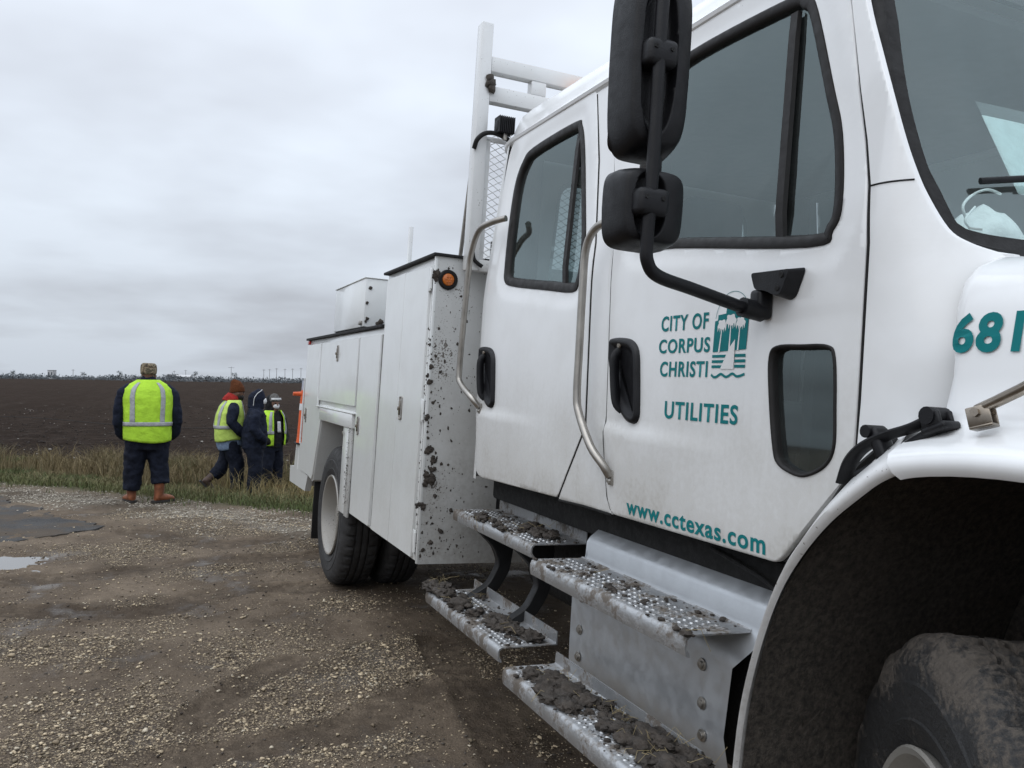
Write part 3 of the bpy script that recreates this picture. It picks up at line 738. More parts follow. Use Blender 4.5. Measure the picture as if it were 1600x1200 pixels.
setin(nt, b.inputs['Metallic'], ramp(nt, k_, 0, 1, .75, 0)); setin(nt, b.inputs['Roughness'], ramp(nt, k_, 0, 1, .40, .9)); bump(nt, b, mth(nt, 'ADD', n2_, k_), .25, .006)
m_steel = plain('stainless_tube', (.36, .34, .31), .36, .85, var=.12)
m_chrome = plain('chrome', (.27, .235, .195), .28, 1.0, var=.25)
m_teal = plain('teal_vinyl', (.006, .165, .175), .55, var=.06, spec=.15)
m_vwhite = plain('white_vinyl', (.72, .725, .72), .35, var=.03)
m_lid = plain('bed_liner_lid', (.014, .014, .015), .8, bmp=.5, bscale=150)
m_amber = plain('amber_lens', (.50, .13, .012), .15, var=.2, spec=.8)
m_glass = glass('side_glass', (.48, .55, .555), 2.08, .05)
m_wglass = glass('windshield_glass', (.88, .96, .95), 2.1, .05)
m_mud = mud_mat('caked_mud')
m_straw = plain('dry_straw', (.30, .24, .13), .8)

def tum(z):
    t = z - 1.88
    return 0.0 if t < 0 else (.10 * (t * t / .28 if t < .14 else t - .07))
_front_out = catmull([(-1.575, 2.03), (-1.60, 2.20), (-1.60, 2.45), (-1.53, 2.60), (-1.368, 2.643), (-.919, 2.628), (-.834, 2.60), (-.789, 2.545), (-.689, 2.31), (-.633, 2.171), (-.602, 2.0), (-.622, 1.93), (-.704, 1.898), (-1.307, 1.975), (-1.50, 1.985)], 5, True)
_crew_out = catmull([(-2.742, 2.073), (-2.774, 2.292), (-2.775, 2.48), (-2.72, 2.58), (-2.615, 2.622), (-2.20, 2.628), (-2.130, 2.595), (-2.071, 2.482), (-1.99, 2.25), (-1.942, 2.1), (-1.930, 2.0), (-1.945, 1.925), (-2.0, 1.893), (-2.235, 1.921), (-2.605, 1.97), (-2.71, 2.0)], 5, True)
_peep_out = catmull([(-.818, 1.625), (-.79, 1.655), (-.70, 1.656), (-.61, 1.652), (-.582, 1.620), (-.570, 1.50), (-.567, 1.408), (-.594, 1.360), (-.652, 1.331), (-.701, 1.329), (-.762, 1.351), (-.785, 1.40), (-.81, 1.53)], 5, True)
L2 = lambda lp: [(p[0], p[1]) for p in lp]
_front_out, _crew_out, _peep_out = L2(_front_out), L2(_crew_out), L2(_peep_out)
from mathutils.kdtree import KDTree
_wl = dense(_front_out, .006) + dense(_crew_out, .006)
_wkd = KDTree(len(_wl))
for _i, _p in enumerate(_wl): _wkd.insert((_p[0], _p[1], 0), _i)
_wkd.balance()
def cab_y(x, z):
    y = tum(z)
    if x < -2.90:
        d = min(-2.90 - x, .17); y += .18 - math.sqrt(max(.18 ** 2 - d ** 2, 0))
    if z > 1.8:
        dd = _wkd.find((x, z, 0))[2]
        t = min(1, max(0, 1 - (dd - .012) / .06)); y += .007 * t * t * (3 - 2 * t)
    # press line below the handles: the lower skin stands a little proud
    for x0 in (-1.68, -2.95):
        if x0 <= x < x0 + .95:
            f = 1 - min(1, max(0, (x - x0 - .12) / .62)); zz = 1.415 - .03 * (x - x0)
            t = min(1, max(0, (zz - z) / .035)); up_ = min(1, max(0, (z - 1.16) / .2)); y -= .011 * f * t * t * (3 - 2 * t) * up_
    if z < 1.19: y += .5 * (1.19 - z) ** 2
    return y
def dome(x, z): return cab_y(x, z)

# ---- doors
fd_out = fillet([(-1.80, 2.40), (-1.693, 2.05), (-1.653, 1.344), (-1.622, 1.151), (-1.592, 1.098), (-.752, 1.104), (-.724, 1.128), (-.514, 1.364), (-.511, 1.516), (-.513, 1.882), (-.526, 2.018), (-.553, 2.13), (-.595, 2.266), (-.664, 2.515), (-.73, 2.675), (-.80, 2.705), (-1.88, 2.715), (-1.93, 2.69)],
                [.2, .1, .1, .04, .03, .03, .02, .05, .1, .1, .06, .06, .06, .06, .04, .03, .03, .03])
front_door = panel('front_door', fd_out, [_front_out, _peep_out], cab_y, m_cab, truck, res=.02)
cd_out = fillet([(-2.03, 2.69), (-1.928, 2.40), (-1.850, 2.065), (-1.819, 1.382), (-1.969, 1.156), (-2.017, 1.096), (-2.86, 1.078), (-2.915, 1.10), (-2.925, 1.65), (-2.935, 2.40), (-2.90, 2.66), (-2.86, 2.715), (-2.06, 2.715)],
                [.04, .2, .1, .05, .04, .025, .03, .05, .1, .1, .05, .03, .03])
crew_door = panel('crew_door', cd_out, [_crew_out], cab_y, m_cab, truck, res=.02)
def window(parent, out, ins, divider=None, sealw=None):
    inn = L2(inset(out, ins))
    ring('window_seal', out, inn, cab_y, m_seal, parent, .009, .03)
    bm = bmesh.new(); es = []
    vv = [bm.verts.new((p[0], cab_y(p[0], p[1]) + .018, p[1])) for p in L2(inset(out, ins - .008))]
    es = [bm.edges.new((vv[i], vv[(i + 1) % len(vv)])) for i in range(len(vv))]
    bmesh.ops.triangle_fill(bm, use_beauty=True, edges=es)
    finish('window_pane', bm, m_glass, parent, smooth=0)
    if divider:
        (x0, z0), (x1, z1) = divider; rows = []
        for t in np.linspace(0, 1, 9):
            x = x0 + (x1 - x0) * t; z = z0 + (z1 - z0) * t; y = cab_y(x, z) + .017
            rows.append([(x - .018, y, z), (x - .014, y - .012, z), (x + .014, y - .012, z), (x + .018, y, z)])
        loft('window_divider', rows, m_seal, parent)
window(front_door, _front_out, .036, ((-.885, 2.575), (-.822, 1.93)))
window(crew_door, _crew_out, .042, ((-2.155, 2.568), (-2.088, 1.925)))
window(front_door, _peep_out, .014)

for sx in ([(-.504, 1.37), (-.504, 1.52), (-.5055, 1.882), (-.5185, 2.018), (-.5455, 2.13), (-.5875, 2.266), (-.6565, 2.515), (-.722, 2.68)], [(-2.012, 1.098), (-1.966, 1.156), (-1.815, 1.382), (-1.846, 2.065), (-1.924, 2.40), (-2.03, 2.69)],
           [(-1.60, 1.11), (-1.626, 1.151), (-1.657, 1.344), (-1.697, 2.05), (-1.805, 2.405), (-1.935, 2.69)], [(-2.01, 1.085), (-1.8, 1.092), (-1.60, 1.092)]):
    pp = [(a, cab_y(a, b_) + .006, b_) for a, b_ in dense(sx, .03)[:-1]]; cut = len(dense(sx, .03)) - max(1, int((Vector(sx[0]) - Vector(sx[-1])).length / .03 + .5))
    pp = pp[:cut] + [(sx[-1][0], cab_y(*sx[-1]) + .006, sx[-1][1])]
    tube('seam_gasket', pp, [(.0055, .0055)] * len(pp), m_rub, truck, n=6)
def door_handle(parent, x0, xs=1.0):
    """black scooped pull handle, rounded top and swept lower end"""
    base = [(0, 1.685), (.018, 1.703), (.09, 1.702), (.150, 1.690), (.190, 1.655), (.205, 1.58), (.218, 1.46), (.214, 1.43), (.196, 1.414), (.168, 1.412), (.130, 1.428), (.080, 1.470), (.035, 1.545), (.006, 1.62)]
    lp = L2(catmull([(x0 + a * xs, z) for a, z in base], 4, True)); n = len(lp)
    bm = bmesh.new(); rows = []
    for ins, yo in ((0, .003), (.004, -.012), (.012, -.017), (.022, -.016), (.032, -.008), (.042, -.004)):
        l_ = L2(inset(lp, ins)); rows.append([bm.verts.new((p[0], cab_y(p[0], p[1]) + yo, p[1])) for p in l_])
    for a, b_ in zip(rows, rows[1:]):
        for k in range(n): bm.faces.new((a[k], a[(k + 1) % n], b_[(k + 1) % n], b_[k]))
    bm.faces.new(rows[-1])
    h = finish('door_handle', bm, m_plas, parent, smooth=50)
    cx = x0 + .085 * xs
    bm = bmesh.new(); add_tube(bm, catmull([(cx - .012, -.004, 1.655), (cx - .012, -.024, 1.63), (cx - .004, -.026, 1.56), (cx + .012, -.022, 1.48), (cx + .022, -.002, 1.455)], 5), [(.019, .009)] * 21, 8)
    finish('door_pull', bm, m_plas, parent, smooth=60)
    bm = bmesh.new(); lathe(bm, [(.001, -.016), (.009, -.016), (.011, -.012)], 12, (x0 + .075 * xs, 0, 1.675)); finish('key_lock', bm, m_chrome, parent)
door_handle(front_door, -1.655, 1.0); door_handle(crew_door, -2.945, 1.06)

# ---- lettering and emblem on the front door
for s, x0, x1, z0, z1 in (('CITY OF', -1.340, -1.092, 1.712, 1.761), ('CORPUS', -1.347, -1.078, 1.643, 1.688), ('CHRISTI', -1.333, -1.083, 1.570, 1.618), ('UTILITIES', -1.293, -.932, 1.440, 1.495)):
    text_mesh('lettering', s, x0, x1, z0, z1, cab_y, m_teal, front_door, .024)
text_mesh('lettering', 'www.cctexas.com', -1.488, -.790, 1.112, 1.158, cab_y, m_teal, front_door, .024)
em = empty('emblem', (0, 0, 0), parent=front_door)
def E2(px, py): return (-1.063 + (px - 527) / 245 * .151, 1.566 + (705 - py) / 595 * .236)
def flatpoly(name, polys, mat, parent, lift):
    bm = bmesh.new()
    for pl_ in polys:
        vv = [bm.verts.new((p[0], cab_y(p[0], p[1]) - lift, p[1])) for p in pl_]
        es = [bm.edges.new((vv[i], vv[(i + 1) % len(vv)])) for i in range(len(vv))]
        bmesh.ops.triangle_fill(bm, use_beauty=True, edges=es)
    for f in bm.faces:
        f.normal_update()
        if f.normal.y > 0: f.normal_flip()
    return finish(name, bm, mat, parent, smooth=0, recalc=False)
def stroke(pts, w):
    P = [Vector(p) for p in pts]; a, b_ = [], []
    for i in range(len(P)):
        t = (P[min(i + 1, len(P) - 1)] - P[max(i - 1, 0)]).normalized(); n_ = Vector((-t.y, t.x)) * w / 2
        a.append(P[i] + n_); b_.append(P[i] - n_)
    return L2(a + b_[::-1])
blk = [E2(*p) for p in [(527, 512), (532, 288), (553, 283), (555, 245), (612, 238), (615, 205), (657, 145), (692, 192), (695, 232), (757, 222), (759, 262), (776, 265), (768, 498)]]
flatpoly('skyline', [blk], m_teal, em, .0016)
bars = []
for y0 in (532, 570, 607):
    k = (y0 - 500) / 130; bars.append([E2(525, y0 + 20), E2(525, y0), E2(640 - 40 * k, y0), E2(630 - 40 * k, y0 + 20)]); bars.append([E2(692, y0 + 18), E2(692, y0 - 3), E2(768, y0 - 3), E2(768, y0 + 18)])
for b_ in bars: flatpoly('water_bar', [b_], m_teal, em, .0016)
wav = L2(catmull([E2(525, 675), E2(545, 692), E2(565, 690), E2(598, 670), E2(630, 688), E2(650, 686), E2(682, 666), (E2(710, 684)), E2(735, 682), E2(768, 668)], 4))
flatpoly('wave', [stroke(wav, .0072)], m_teal, em, .0016)
arc = L2(catmull([E2(537, 270), E2(552, 195), E2(600, 112), E2(655, 85), (E2(715, 105)), E2(758, 165), E2(775, 262)], 5))
flatpoly('arch_line', [stroke(arc, .0016)], m_teal, em, .0016)
palms = []
for cx_, cy_, r_, tx, tb in ((588, 312, 31, 575, 512), (652, 282, 35, 648, 500), (722, 302, 30, 708, 500)):
    fr_ = []
    for k in range(36):
        a = 2 * math.pi * k / 36; rr = r_ * (1 + .16 * math.cos(5 * a + 1)); 
        X_ = cx_ + rr * math.cos(a); Y_ = cy_ - rr * math.sin(a)
        if math.sin(a) < -.1: Y_ += r_ * (1.25 if k % 3 == 0 else .25) * min(1, -math.sin(a) * 1.6 + .3) * (1 if abs(math.cos(a)) > .22 else .35)
        fr_.append(E2(X_, Y_))
    palms.append(fr_)
trk_ = [[E2(cx_ - 2, cy_ + 20), E2(cx_ + 3, cy_ + 20), E2(tx + 5, tb), E2(tx - 6, tb)] for cx_, cy_, r_, tx, tb in ((588, 318, 40, 575, 514), (652, 300, 46, 650, 505), (718, 308, 38, 712, 503))]
for a_, b_ in zip(palms, trk_): flatpoly('palm', [a_], m_vwhite, em, .0020); flatpoly('palm_trunk', [b_], m_vwhite, em, .0022)
flatpoly('sail', [[E2(690, 425), E2(655, 478), E2(630, 540), E2(592, 634), E2(690, 634)]], m_vwhite, em, .0025)

# ---- cab shell: pillars, rear corner, roof, far side, floor
bp = [(-2.035, 2.70), (-1.920, 2.40), (-1.842, 2.065), (-1.811, 1.382), (-1.963, 1.156), (-2.008, 1.090), (-1.60, 1.094), (-1.63, 1.151), (-1.661, 1.344), (-1.701, 2.05), (-1.81, 2.41), (-1.94, 2.70)]
panel('pillar_panel', bp, [], lambda x, z: cab_y(x, z) + .004, m_cab, truck)
cab = empty('cab_shell', parent=truck)
# dark door jamb behind the seams
for lo_, hi_ in (((-2.13, .045, 1.09), (-1.50, .10, 1.88)), ((-2.13, .13, 1.88), (-1.64, .19, 2.72)), ((-.60, .05, 1.42), (-.45, .10, 2.0)), ((-3.0, .05, 1.08), (-2.82, .10, 1.9)), ((-3.0, .13, 1.9), (-2.82, .18, 2.72))):
    box('door_jamb', lo_, hi_, m_rub, cab)
# dark trim inside the cab
o_ = panel('trim_panel', fillet([(-2.90, 1.10), (-.78, 1.12), (-.56, 1.38), (-.56, 1.86), (-2.90, 1.86)], .03), [], lambda x, z: 0, m_int, cab, res=0); o_.location.y = 2.03
box('headliner', (-3.06, .22, 2.70), (-.85, 1.88, 2.73), m_int, cab)
box('rear_trim', (-3.06, .20, 1.12), (-3.03, 1.90, 1.95), m_int, cab)
box('door_trim', (-1.60, .06, 1.13), (-.86, .09, 1.86), m_int, cab); box('door_trim', (-2.82, .06, 1.13), (-2.05, .09, 1.86), m_int, cab)
# rear corner and rear wall with a window
rows = []
for z in [1.06, 1.075, 1.10, 1.2, 1.3, 1.345] + list(np.linspace(1.36, 2.62, 16)) + [2.68, 2.72, 2.76]:
    row = []; base = tum(z) + (.012 if z < 1.35 else .004); rz = 0.0 if z < 2.62 else (z - 2.62) * .35
    for k in range(13):
        a = k / 12 * math.pi / 2; r_ = .17
        row.append((-2.93 - r_ * math.sin(a) + rz * math.sin(a), base + r_ * (1 - math.cos(a)), z))
    rows.append(row)
loft('rear_corner', rows, m_cab, cab, smooth=50); loft('rear_corner', [[(p[0], 2.10 - p[1], p[2]) for p in rw_] for rw_ in rows], m_cab, cab, smooth=50)
box('corner_trim', (-3.05, 1.86, 1.12), (-2.86, 1.92, 2.70), m_int, cab); box('corner_trim', (-3.05, .19, 1.12), (-2.86, .24, 2.70), m_int, cab)
def rear_wall():
    bm = bmesh.new(); es = []
    out = fillet([(.18, 1.06), (1.92, 1.06), (1.86, 2.72), (.25, 2.72)], .03); win = fillet([(.42, 1.98), (1.68, 1.98), (1.64, 2.60), (.46, 2.60)], .08)
    for lp in (out, win):
        vv = [bm.verts.new((-3.10, p[0], p[1])) for p in lp]; es += [bm.edges.new((vv[i], vv[(i + 1) % len(vv)])) for i in range(len(vv))]
    bmesh.ops.triangle_fill(bm, use_beauty=True, edges=es)
    return finish('rear_wall', bm, m_cab, cab, smooth=0)
rear_wall()
bm = bmesh.new(); bm.faces.new([bm.verts.new((-3.095, p[0], p[1])) for p in fillet([(.40, 1.96), (1.70, 1.96), (1.66, 2.62), (.44, 2.62)], .08)]); finish('rear_window', bm, m_glass, cab, smooth=0)
# far side: wall with two window openings
yc = 1.05
far_f = [(p[0], p[1]) for p in _front_out]; far_c = [(p[0], p[1]) for p in _crew_out]
fs = fillet([(-2.93, 1.08), (-.75, 1.10), (-.51, 1.37), (-.52, 2.02), (-.66, 2.5), (-.74, 2.72), (-2.93, 2.72)], .03)
o_ = panel('far_side', fs, [far_f, far_c], lambda x, z: -tum(z), m_cab, cab, res=.08); o_.location.y = 2 * yc
for lp in (far_f, far_c):
    bm = bmesh.new(); bm.faces.new([bm.verts.new((p[0], 2 * yc - tum(p[1]) - .004, p[1])) for p in lp]); finish('far_window', bm, m_glass, cab, smooth=0)
box('floor', (-3.08, .08, 1.09), (-.78, 2.02, 1.14), m_int, cab); box('firewall', (-.47, .10, 1.48), (-.42, 2.0, 1.80), m_int, cab); box('toe_board', (-.80, .10, 1.12), (-.76, 2.0, 1.86), m_int, cab)
for nm_, x0 in (('front_seat', -1.75), ('front_seat', -1.75), ('rear_bench', -2.85)):
    pass
for nm_, x0, y0, y1 in (('front_seat', -1.72, .22, .72), ('front_seat', -1.72, 1.38, 1.88), ('rear_bench', -2.86, .25, 1.85)):
    bm = bmesh.new(); add_box(bm, (x0, y0, 1.35), (x0 + .52, y1, 1.52), .05, 3); add_box(bm, (x0 - .10, y0 + .02, 1.48), (x0 + .04, y1 - .02, 2.06), .05, 3)
    if nm_ == 'front_seat': add_box(bm, (x0 - .10, y0 + .12, 2.08), (x0, y1 - .12, 2.28), .04, 3)
    finish(nm_, bm, m_int, cab, smooth=50)
# roof: drip rail, step, crowned cap
rows = []
for x in list(np.linspace(-3.10, -2.80, 9)) + list(np.linspace(-2.7, -1.0, 12)) + list(np.linspace(-.95, -.62, 6)):
    e = max(0, (-2.90 - x) / .20); rear = 1 - min(1, e) ** 2 * .55 if e > 0 else 1.0
    fr_ = max(0, (x + 1.0) / .38); rise = (.155 - .045 * max(0, x + 2.9) / 1.9) * (rear if e > 0 else 1) * (1 - .45 * fr_ ** 2)
    inn = .06 * min(1, e) ** 2 if e > 0 else 0
    dz = -.03 * fr_ ** 2
    row = []
    prof = [(.088, 2.700), (.070, 2.712), (.066, 2.724), (.078, 2.738), (.098, 2.746), (.108, 2.762), (.116, 2.762 + rise * .25), (.135, 2.762 + rise * .6), (.175, 2.762 + rise * .85), (.26, 2.762 + rise), (.6, 2.762 + rise * 1.18), (yc, 2.762 + rise * 1.25)]
    for y, z in prof: row.append((x, y + inn, z + dz))
    row += [(x, 2 * yc - p[1], p[2]) for p in row[:-1][::-1]]
    rows.append(row)
roof = loft('roof', rows, m_low, truck, smooth=35)
bm = bmesh.new(); bm.faces.new([bm.verts.new(p) for p in rows[0]]); finish('rear_edge', bm, m_low, roof, smooth=0)

# ---- A pillar, cowl, windshield
def pil_y(x, z):
    dx_ = max(0, x + .5); k = 1.3 + 3.7 * float(sst(1.60, 2.06, np.float64(z)))
    return tum(z) * .8 + min(k * dx_ * dx_, .16)
pilr = [(-.503, 1.36), (-.497, 1.516), (-.498, 1.882), (-.511, 2.018), (-.538, 2.13), (-.580, 2.266), (-.649, 2.515), (-.715, 2.69), (-.66, 2.69), (-.60, 2.49), (-.533, 2.326), (-.482, 2.204), (-.433, 2.062), (-.405, 1.987), (-.366, 1.906), (-.334, 1.874), (-.296, 1.853), (-.262, 1.845), (-.258, 1.79), (-.262, 1.45), (-.36, 1.415), (-.44, 1.375)]
pilr = pilr[:8] + [(p.x, p.y) for p in catmull(pilr[8:17], 5)] + pilr[17:]
cowl = panel('cowl_panel', pilr, [], pil_y, m_low, truck, res=.012, lip=.002)
# seam across the pillar
tube('panel_seam', [(x, pil_y(x, 2.016) - .0005, 2.016 + .006 * (x + .5)) for x in np.linspace(-.512, -.418, 8)], .0022, m_rub, cowl, n=6)
def ws_x(y, z): return -.245 - .375 * (z - 1.85) - .14 * abs((y - yc) / (yc - .05)) ** 3
wsb = catmull([(.062, 2.45), (.045, 2.326), (.035, 2.204), (.036, 2.062), (.05, 1.987), (.068, 1.906), (.095, 1.872), (.14, 1.850), (.25, 1.838), (.6, 1.832)], 5)
left = [(p[0], p[1]) for p in wsb] + [(yc, 1.83)]
loop = [(.075, 2.62), (.10, 2.68)] ; loop = [(.11, 2.70), (.078, 2.62)] + left
loop = loop + [(2 * yc - y, z) for y, z in loop[:-1][::-1]]
inn = L2(inset(loop, .075)) if False else None
def ws_inset(lp, d):
    return L2(inset(lp, d))
lp_in = ws_inset(loop, .062)
bm = bmesh.new(); n = len(loop); rw = []
def edge_x(y, z):
    return ws_x(y, z)
for t, pr in ((0, .0), (.08, .012), (.45, .016), (.55, .009), (1.0, .006), (1.02, -.012)):
    rw.append([bm.verts.new((edge_x(a[0] * (1 - t) + c_[0] * t, a[1] * (1 - t) + c_[1] * t) + pr, a[0] * (1 - t) + c_[0] * t, a[1] * (1 - t) + c_[1] * t)) for a, c_ in zip(loop, lp_in)])
for a, b_ in zip(rw, rw[1:]):
    for k in range(n): bm.faces.new((a[k], a[(k + 1) % n], b_[(k + 1) % n], b_[k]))
ws = empty('windshield', parent=truck)
finish('windshield_seal', bm, m_rub, ws, smooth=45)
bm = bmesh.new(); gl_in = ws_inset(loop, .058); vv = [bm.verts.new((ws_x(p[0], p[1]), p[0], p[1])) for p in gl_in]; es = [bm.edges.new((vv[i], vv[(i + 1) % n])) for i in range(n)]
bmesh.ops.triangle_fill(bm, use_beauty=True, edges=es)
for y in np.arange(.1, 2.05, .06): bmesh.ops.bisect_plane(bm, geom=bm.verts[:] + bm.edges[:] + bm.faces[:], plane_co=(0, y, 0), plane_no=(0, 1, 0))
for z in np.arange(1.9, 2.7, .08): bmesh.ops.bisect_plane(bm, geom=bm.verts[:] + bm.edges[:] + bm.faces[:], plane_co=(0, 0, z), plane_no=(0, 0, 1))
for v in bm.verts: v.co.x = ws_x(v.co.y, v.co.z)
finish('windshield_pane', bm, m_wglass, ws, smooth=60)
# dashboard
loft('dashboard', [[(-.85, y, 1.60), (-.82, y, 1.80), (-.70, y, 1.89), (-.48, y, 1.882), (-.35 - .14 * abs((y - yc) / 1.0) ** 3, y, 1.868), (-.46, y, 1.60)] for y in np.linspace(.14, 1.96, 14)], m_int, cab, closed=True, cap=True)
# wiper: arm and blade lying on the glass
wpz = lambda y: (1.995 - .015 * (y - .17), )
bl = [(ws_x(y, 2.028 + .16 * (y - .19)) + .024, y, 2.028 + .16 * (y - .19)) for y in np.linspace(.19, .85, 16)]
wip = tube('wiper_blade', bl, [(.008, .006)] * 16, m_plas, truck, n=8)
tube('wiper_arm', [(p[0] + .014, p[1], p[2] + .010) for p in bl[3:]], [(.006, .009)] * 13, m_plas, wip, n=8)
bm = bmesh.new(); lathe(bm, [(.001, 0), (.02, 0), (.02, .03), (.001, .03)], 12, (bl[-1][0] + .01, bl[-1][1], bl[-1][2] - .01), (1, 0, .4)); finish('wiper_pivot', bm, m_plas, wip)

# ---- hood with fender shoulder
def hood_row(x):
    drop = .10 * max(0, x + .28) + .10 * max(0, x - .3) ** 2; f = max(0, (x - .35) / .55); tap = .30 * f * f
    rr = max(0, (-.255 - x) / .035); edge = .018 * min(1, rr) ** 2                  # rolled rear edge
    lipz = 1.405 - .35 * (x + .02) ** 2 if x < .25 else 1.38 - .9 * (x - .25) ** 1.6
    lipz = max(lipz, .95)
    pts = [(-.128, lipz - .012), (-.140, lipz), (-.142, lipz + .018), (-.128, lipz + .036), (-.09, lipz + .053), (-.045, lipz + .070), (-.018, lipz + .088), (-.002, lipz + .125), (.004, 1.58), (.010, 1.66 - drop * .3), (.020, 1.72 - drop * .7), (.036, 1.775 - drop * .9), (.070, 1.812 - drop), (.13, 1.838 - drop), (.30, 1.858 - drop), (.65, 1.880 - drop), (yc, 1.890 - drop)]
    out = []
    for i, (y, z) in enumerate(pts):
        k = y + edge * (1.0 if i > 7 else 0) + tap * (1 - (y - .0) / yc)
        rear_ = math.exp(-max(0, x + .29) / .07)
        out.append((x + (rear_ * .9 * max(0, .02 - y) if i > 6 else (.033 - .0116 * i if i < 6 else -.008) * rear_), k, z))
    out += [(p[0], 2 * yc - p[1], p[2]) for p in out[:-1][::-1]]
    return out
hx = [-.290, -.287, -.284, -.281, -.278, -.275, -.272, -.269, -.266, -.263, -.260, -.2575, -.255, -.235, -.2, -.15, -.1, -.05, 0, .05, .1, .2, .3, .4, .5, .6, .7, .8, .87, .91]
hood = loft('hood', [hood_row(x) for x in hx], m_low, truck, smooth=60)
loft('cowl_top', [[(ws_x(y, 1.842) + .004, y, 1.838 + .012 * min(1, (y - .06) * (2.04 - y) * 3)), (-.30, y, 1.828 + .03 * min(1, (y - .06) * (2.04 - y) * 3)), (-.262, y, 1.80 + .04 * min(1, (y - .06) * (2.04 - y) * 3))] for y in np.linspace(.165, 1.935, 30)], m_low, truck, smooth=60)
# number on the hood side
def hood_y(x, z):
    r_ = [p for p in hood_row(x)[7:15]]
    return float(np.interp(z, [p[2] for p in r_], [p[1] for p in r_])) - .0022
text_mesh('number', '681', -.275, -.122, 1.626, 1.708, hood_y, m_teal, hood, .036, 1.1)
# grille and bumper, just ahead of the picture
fr = hood_row(.91)
loft('grille_surround', [[(.91, p[1], p[2]) for p in fr[6:-6]], [(.94, p[1] * .98 + .02, p[2] - .02) for p in fr[6:-6]], [(.93, .45 + (p[1] - .45) * .9, max(.8, p[2] - .35)) for p in fr[6:-6]], [(.90, .45 + (p[1] - .45) * .9, .78) for p in fr[6:-6]]], m_low, hood, smooth=50)
bm = bmesh.new()
for k in range(6): add_box(bm, (.93, .5, .90 + k * .10), (.96, 1.6, .93 + k * .10), .006)
finish('grille_bar', bm, m_chrome, hood)
box('bumper', (.86, -.08, .42), (1.0, 2.18, .76), m_alu, truck, .05, 3)
# hood hold-down: rubber strap latch
lat = empty('hood_latch', parent=hood)
strap = catmull([(-.485, -.050, 1.335), (-.455, -.062, 1.385), (-.415, -.068, 1.42), (-.36, -.066, 1.448), (-.30, -.056, 1.470), (-.262, -.046, 1.492)], 5)
bm = bmesh.new(); add_tube(bm, strap, [(.007 if i > 3 else .005, .018) for i in range(len(strap))], 10); finish('strap', bm, m_plas, lat, smooth=60)
bm = bmesh.new(); add_box(bm, (-.275, -.070, 1.462), (-.215, -.022, 1.478), .006); add_box(bm, (-.272, -.068, 1.47), (-.225, -.058, 1.503), .005); add_box(bm, (-.272, -.034, 1.47), (-.225, -.024, 1.503), .005)
add_tube(bm, [(-.25, -.072, 1.498), (-.25, -.020, 1.498)], .018, 14)
bmesh.ops.rotate(bm, verts=bm.verts, cent=(-.25, -.046, 1.48), matrix=Matrix.Rotation(R(-22), 3, 'Y')); finish('latch_bracket', bm, m_plas, lat, smooth=50)
tube('latch_foot', [(-.345, -.060, 1.420), (-.30, -.060, 1.438), (-.25, -.05, 1.47)], [(.005, .012), (.008, .014), (.010, .016)], m_plas, lat)
bm = bmesh.new(); add_box(bm, (-.452, -.074, 1.362), (-.352, -.040, 1.388), .008); add_box(bm, (-.378, -.078, 1.37), (-.350, -.036, 1.452), .008); add_tube(bm, [(-.372, -.085, 1.448), (-.372, -.035, 1.448)], .014, 12)
bmesh.ops.rotate(bm, verts=bm.verts, cent=(-.40, -.056, 1.40), matrix=Matrix.Rotation(R(-28), 3, 'Y')); finish('latch_hook', bm, m_plas, lat, smooth=50)
# chromed bracket and stay of the hood mirror
br = empty('hood_mirror_bracket', parent=hood)
bm = bmesh.new(); add_box(bm, (-.165, -.085, 1.468), (-.105, -.079, 1.520), .003); add_box(bm, (-.165, -.045, 1.468), (-.105, -.039, 1.520), .003); add_box(bm, (-.165, -.085, 1.462), (-.105, -.039, 1.470), .003)
lathe(bm, [(.001, -.012), (.012, -.012), (.012, 0)], 6, (-.140, -.083, 1.503))
bmesh.ops.rotate(bm, verts=bm.verts, cent=(-.135, -.06, 1.49), matrix=Matrix.Rotation(R(-18), 3, 'Y') @ Matrix.Rotation(R(16), 3, 'Z')); [setattr(v, 'co', Vector((-.140, -.060, 1.498)) + (v.co - Vector((-.135, -.06, 1.49))) * .72) for v in bm.verts]; finish('clevis', bm, m_chrome, br, smooth=40)
tube('stay', [(-.150, -.062, 1.512), (-.09, -.068, 1.538), (-.02, -.076, 1.572), (.12, -.09, 1.66), (.2, -.14, 1.9)], .011, m_chrome, br, n=12, smooth_n=4)

# ---- rear fender lip on the cab and the wheel-arch liner
AX, AZ = -.15, .515
arch = catmull([(-.262, 1.386), (-.31, 1.362), (-.355, 1.330), (-.44, 1.261), (-.515, 1.178), (-.58, 1.080), (-.634, .947), (-.676, .782), (-.692, .622), (-.695, .48)], 5)
back = catmull([(-.330, 1.470), (-.36, 1.448), (-.40, 1.418), (-.475, 1.355), (-.545, 1.262), (-.612, 1.172), (-.650, 1.02), (-.690, .83), (-.706, .64), (-.708, .47)], 5)
rows = []
for a, c_ in zip(arch, back):
    lo_w = float(sst(.95, 1.3, np.float64(a.y)))
    rows.append([(a.x + .002, -.124, a.y - .006), (a.x, -.136, a.y), (a.x - .002 - .004 * lo_w, -.139, a.y + .002 + .010 * lo_w), (a.x * .6 + c_.x * .4, -.112, a.y * .6 + c_.y * .4), (a.x * .25 + c_.x * .75, -.062, a.y * .25 + c_.y * .75), (c_.x, -.016, c_.y), (c_.x - .03, .02, c_.y + .01)])
m_fend = paint('fender_paint', WHITE, .6, 1.75, .6, spots=.5, streak=False, dirt_shade_col=(.22, .19, .155))
fl = loft('fender_lip', rows, m_fend, truck, smooth=60)
gas = [(p.x - .012, -.012, p.y + .004) for p in back[7:31]]
tube('fender_gasket', gas, [(.010, .012)] * len(gas), m_rub, fl, n=8)
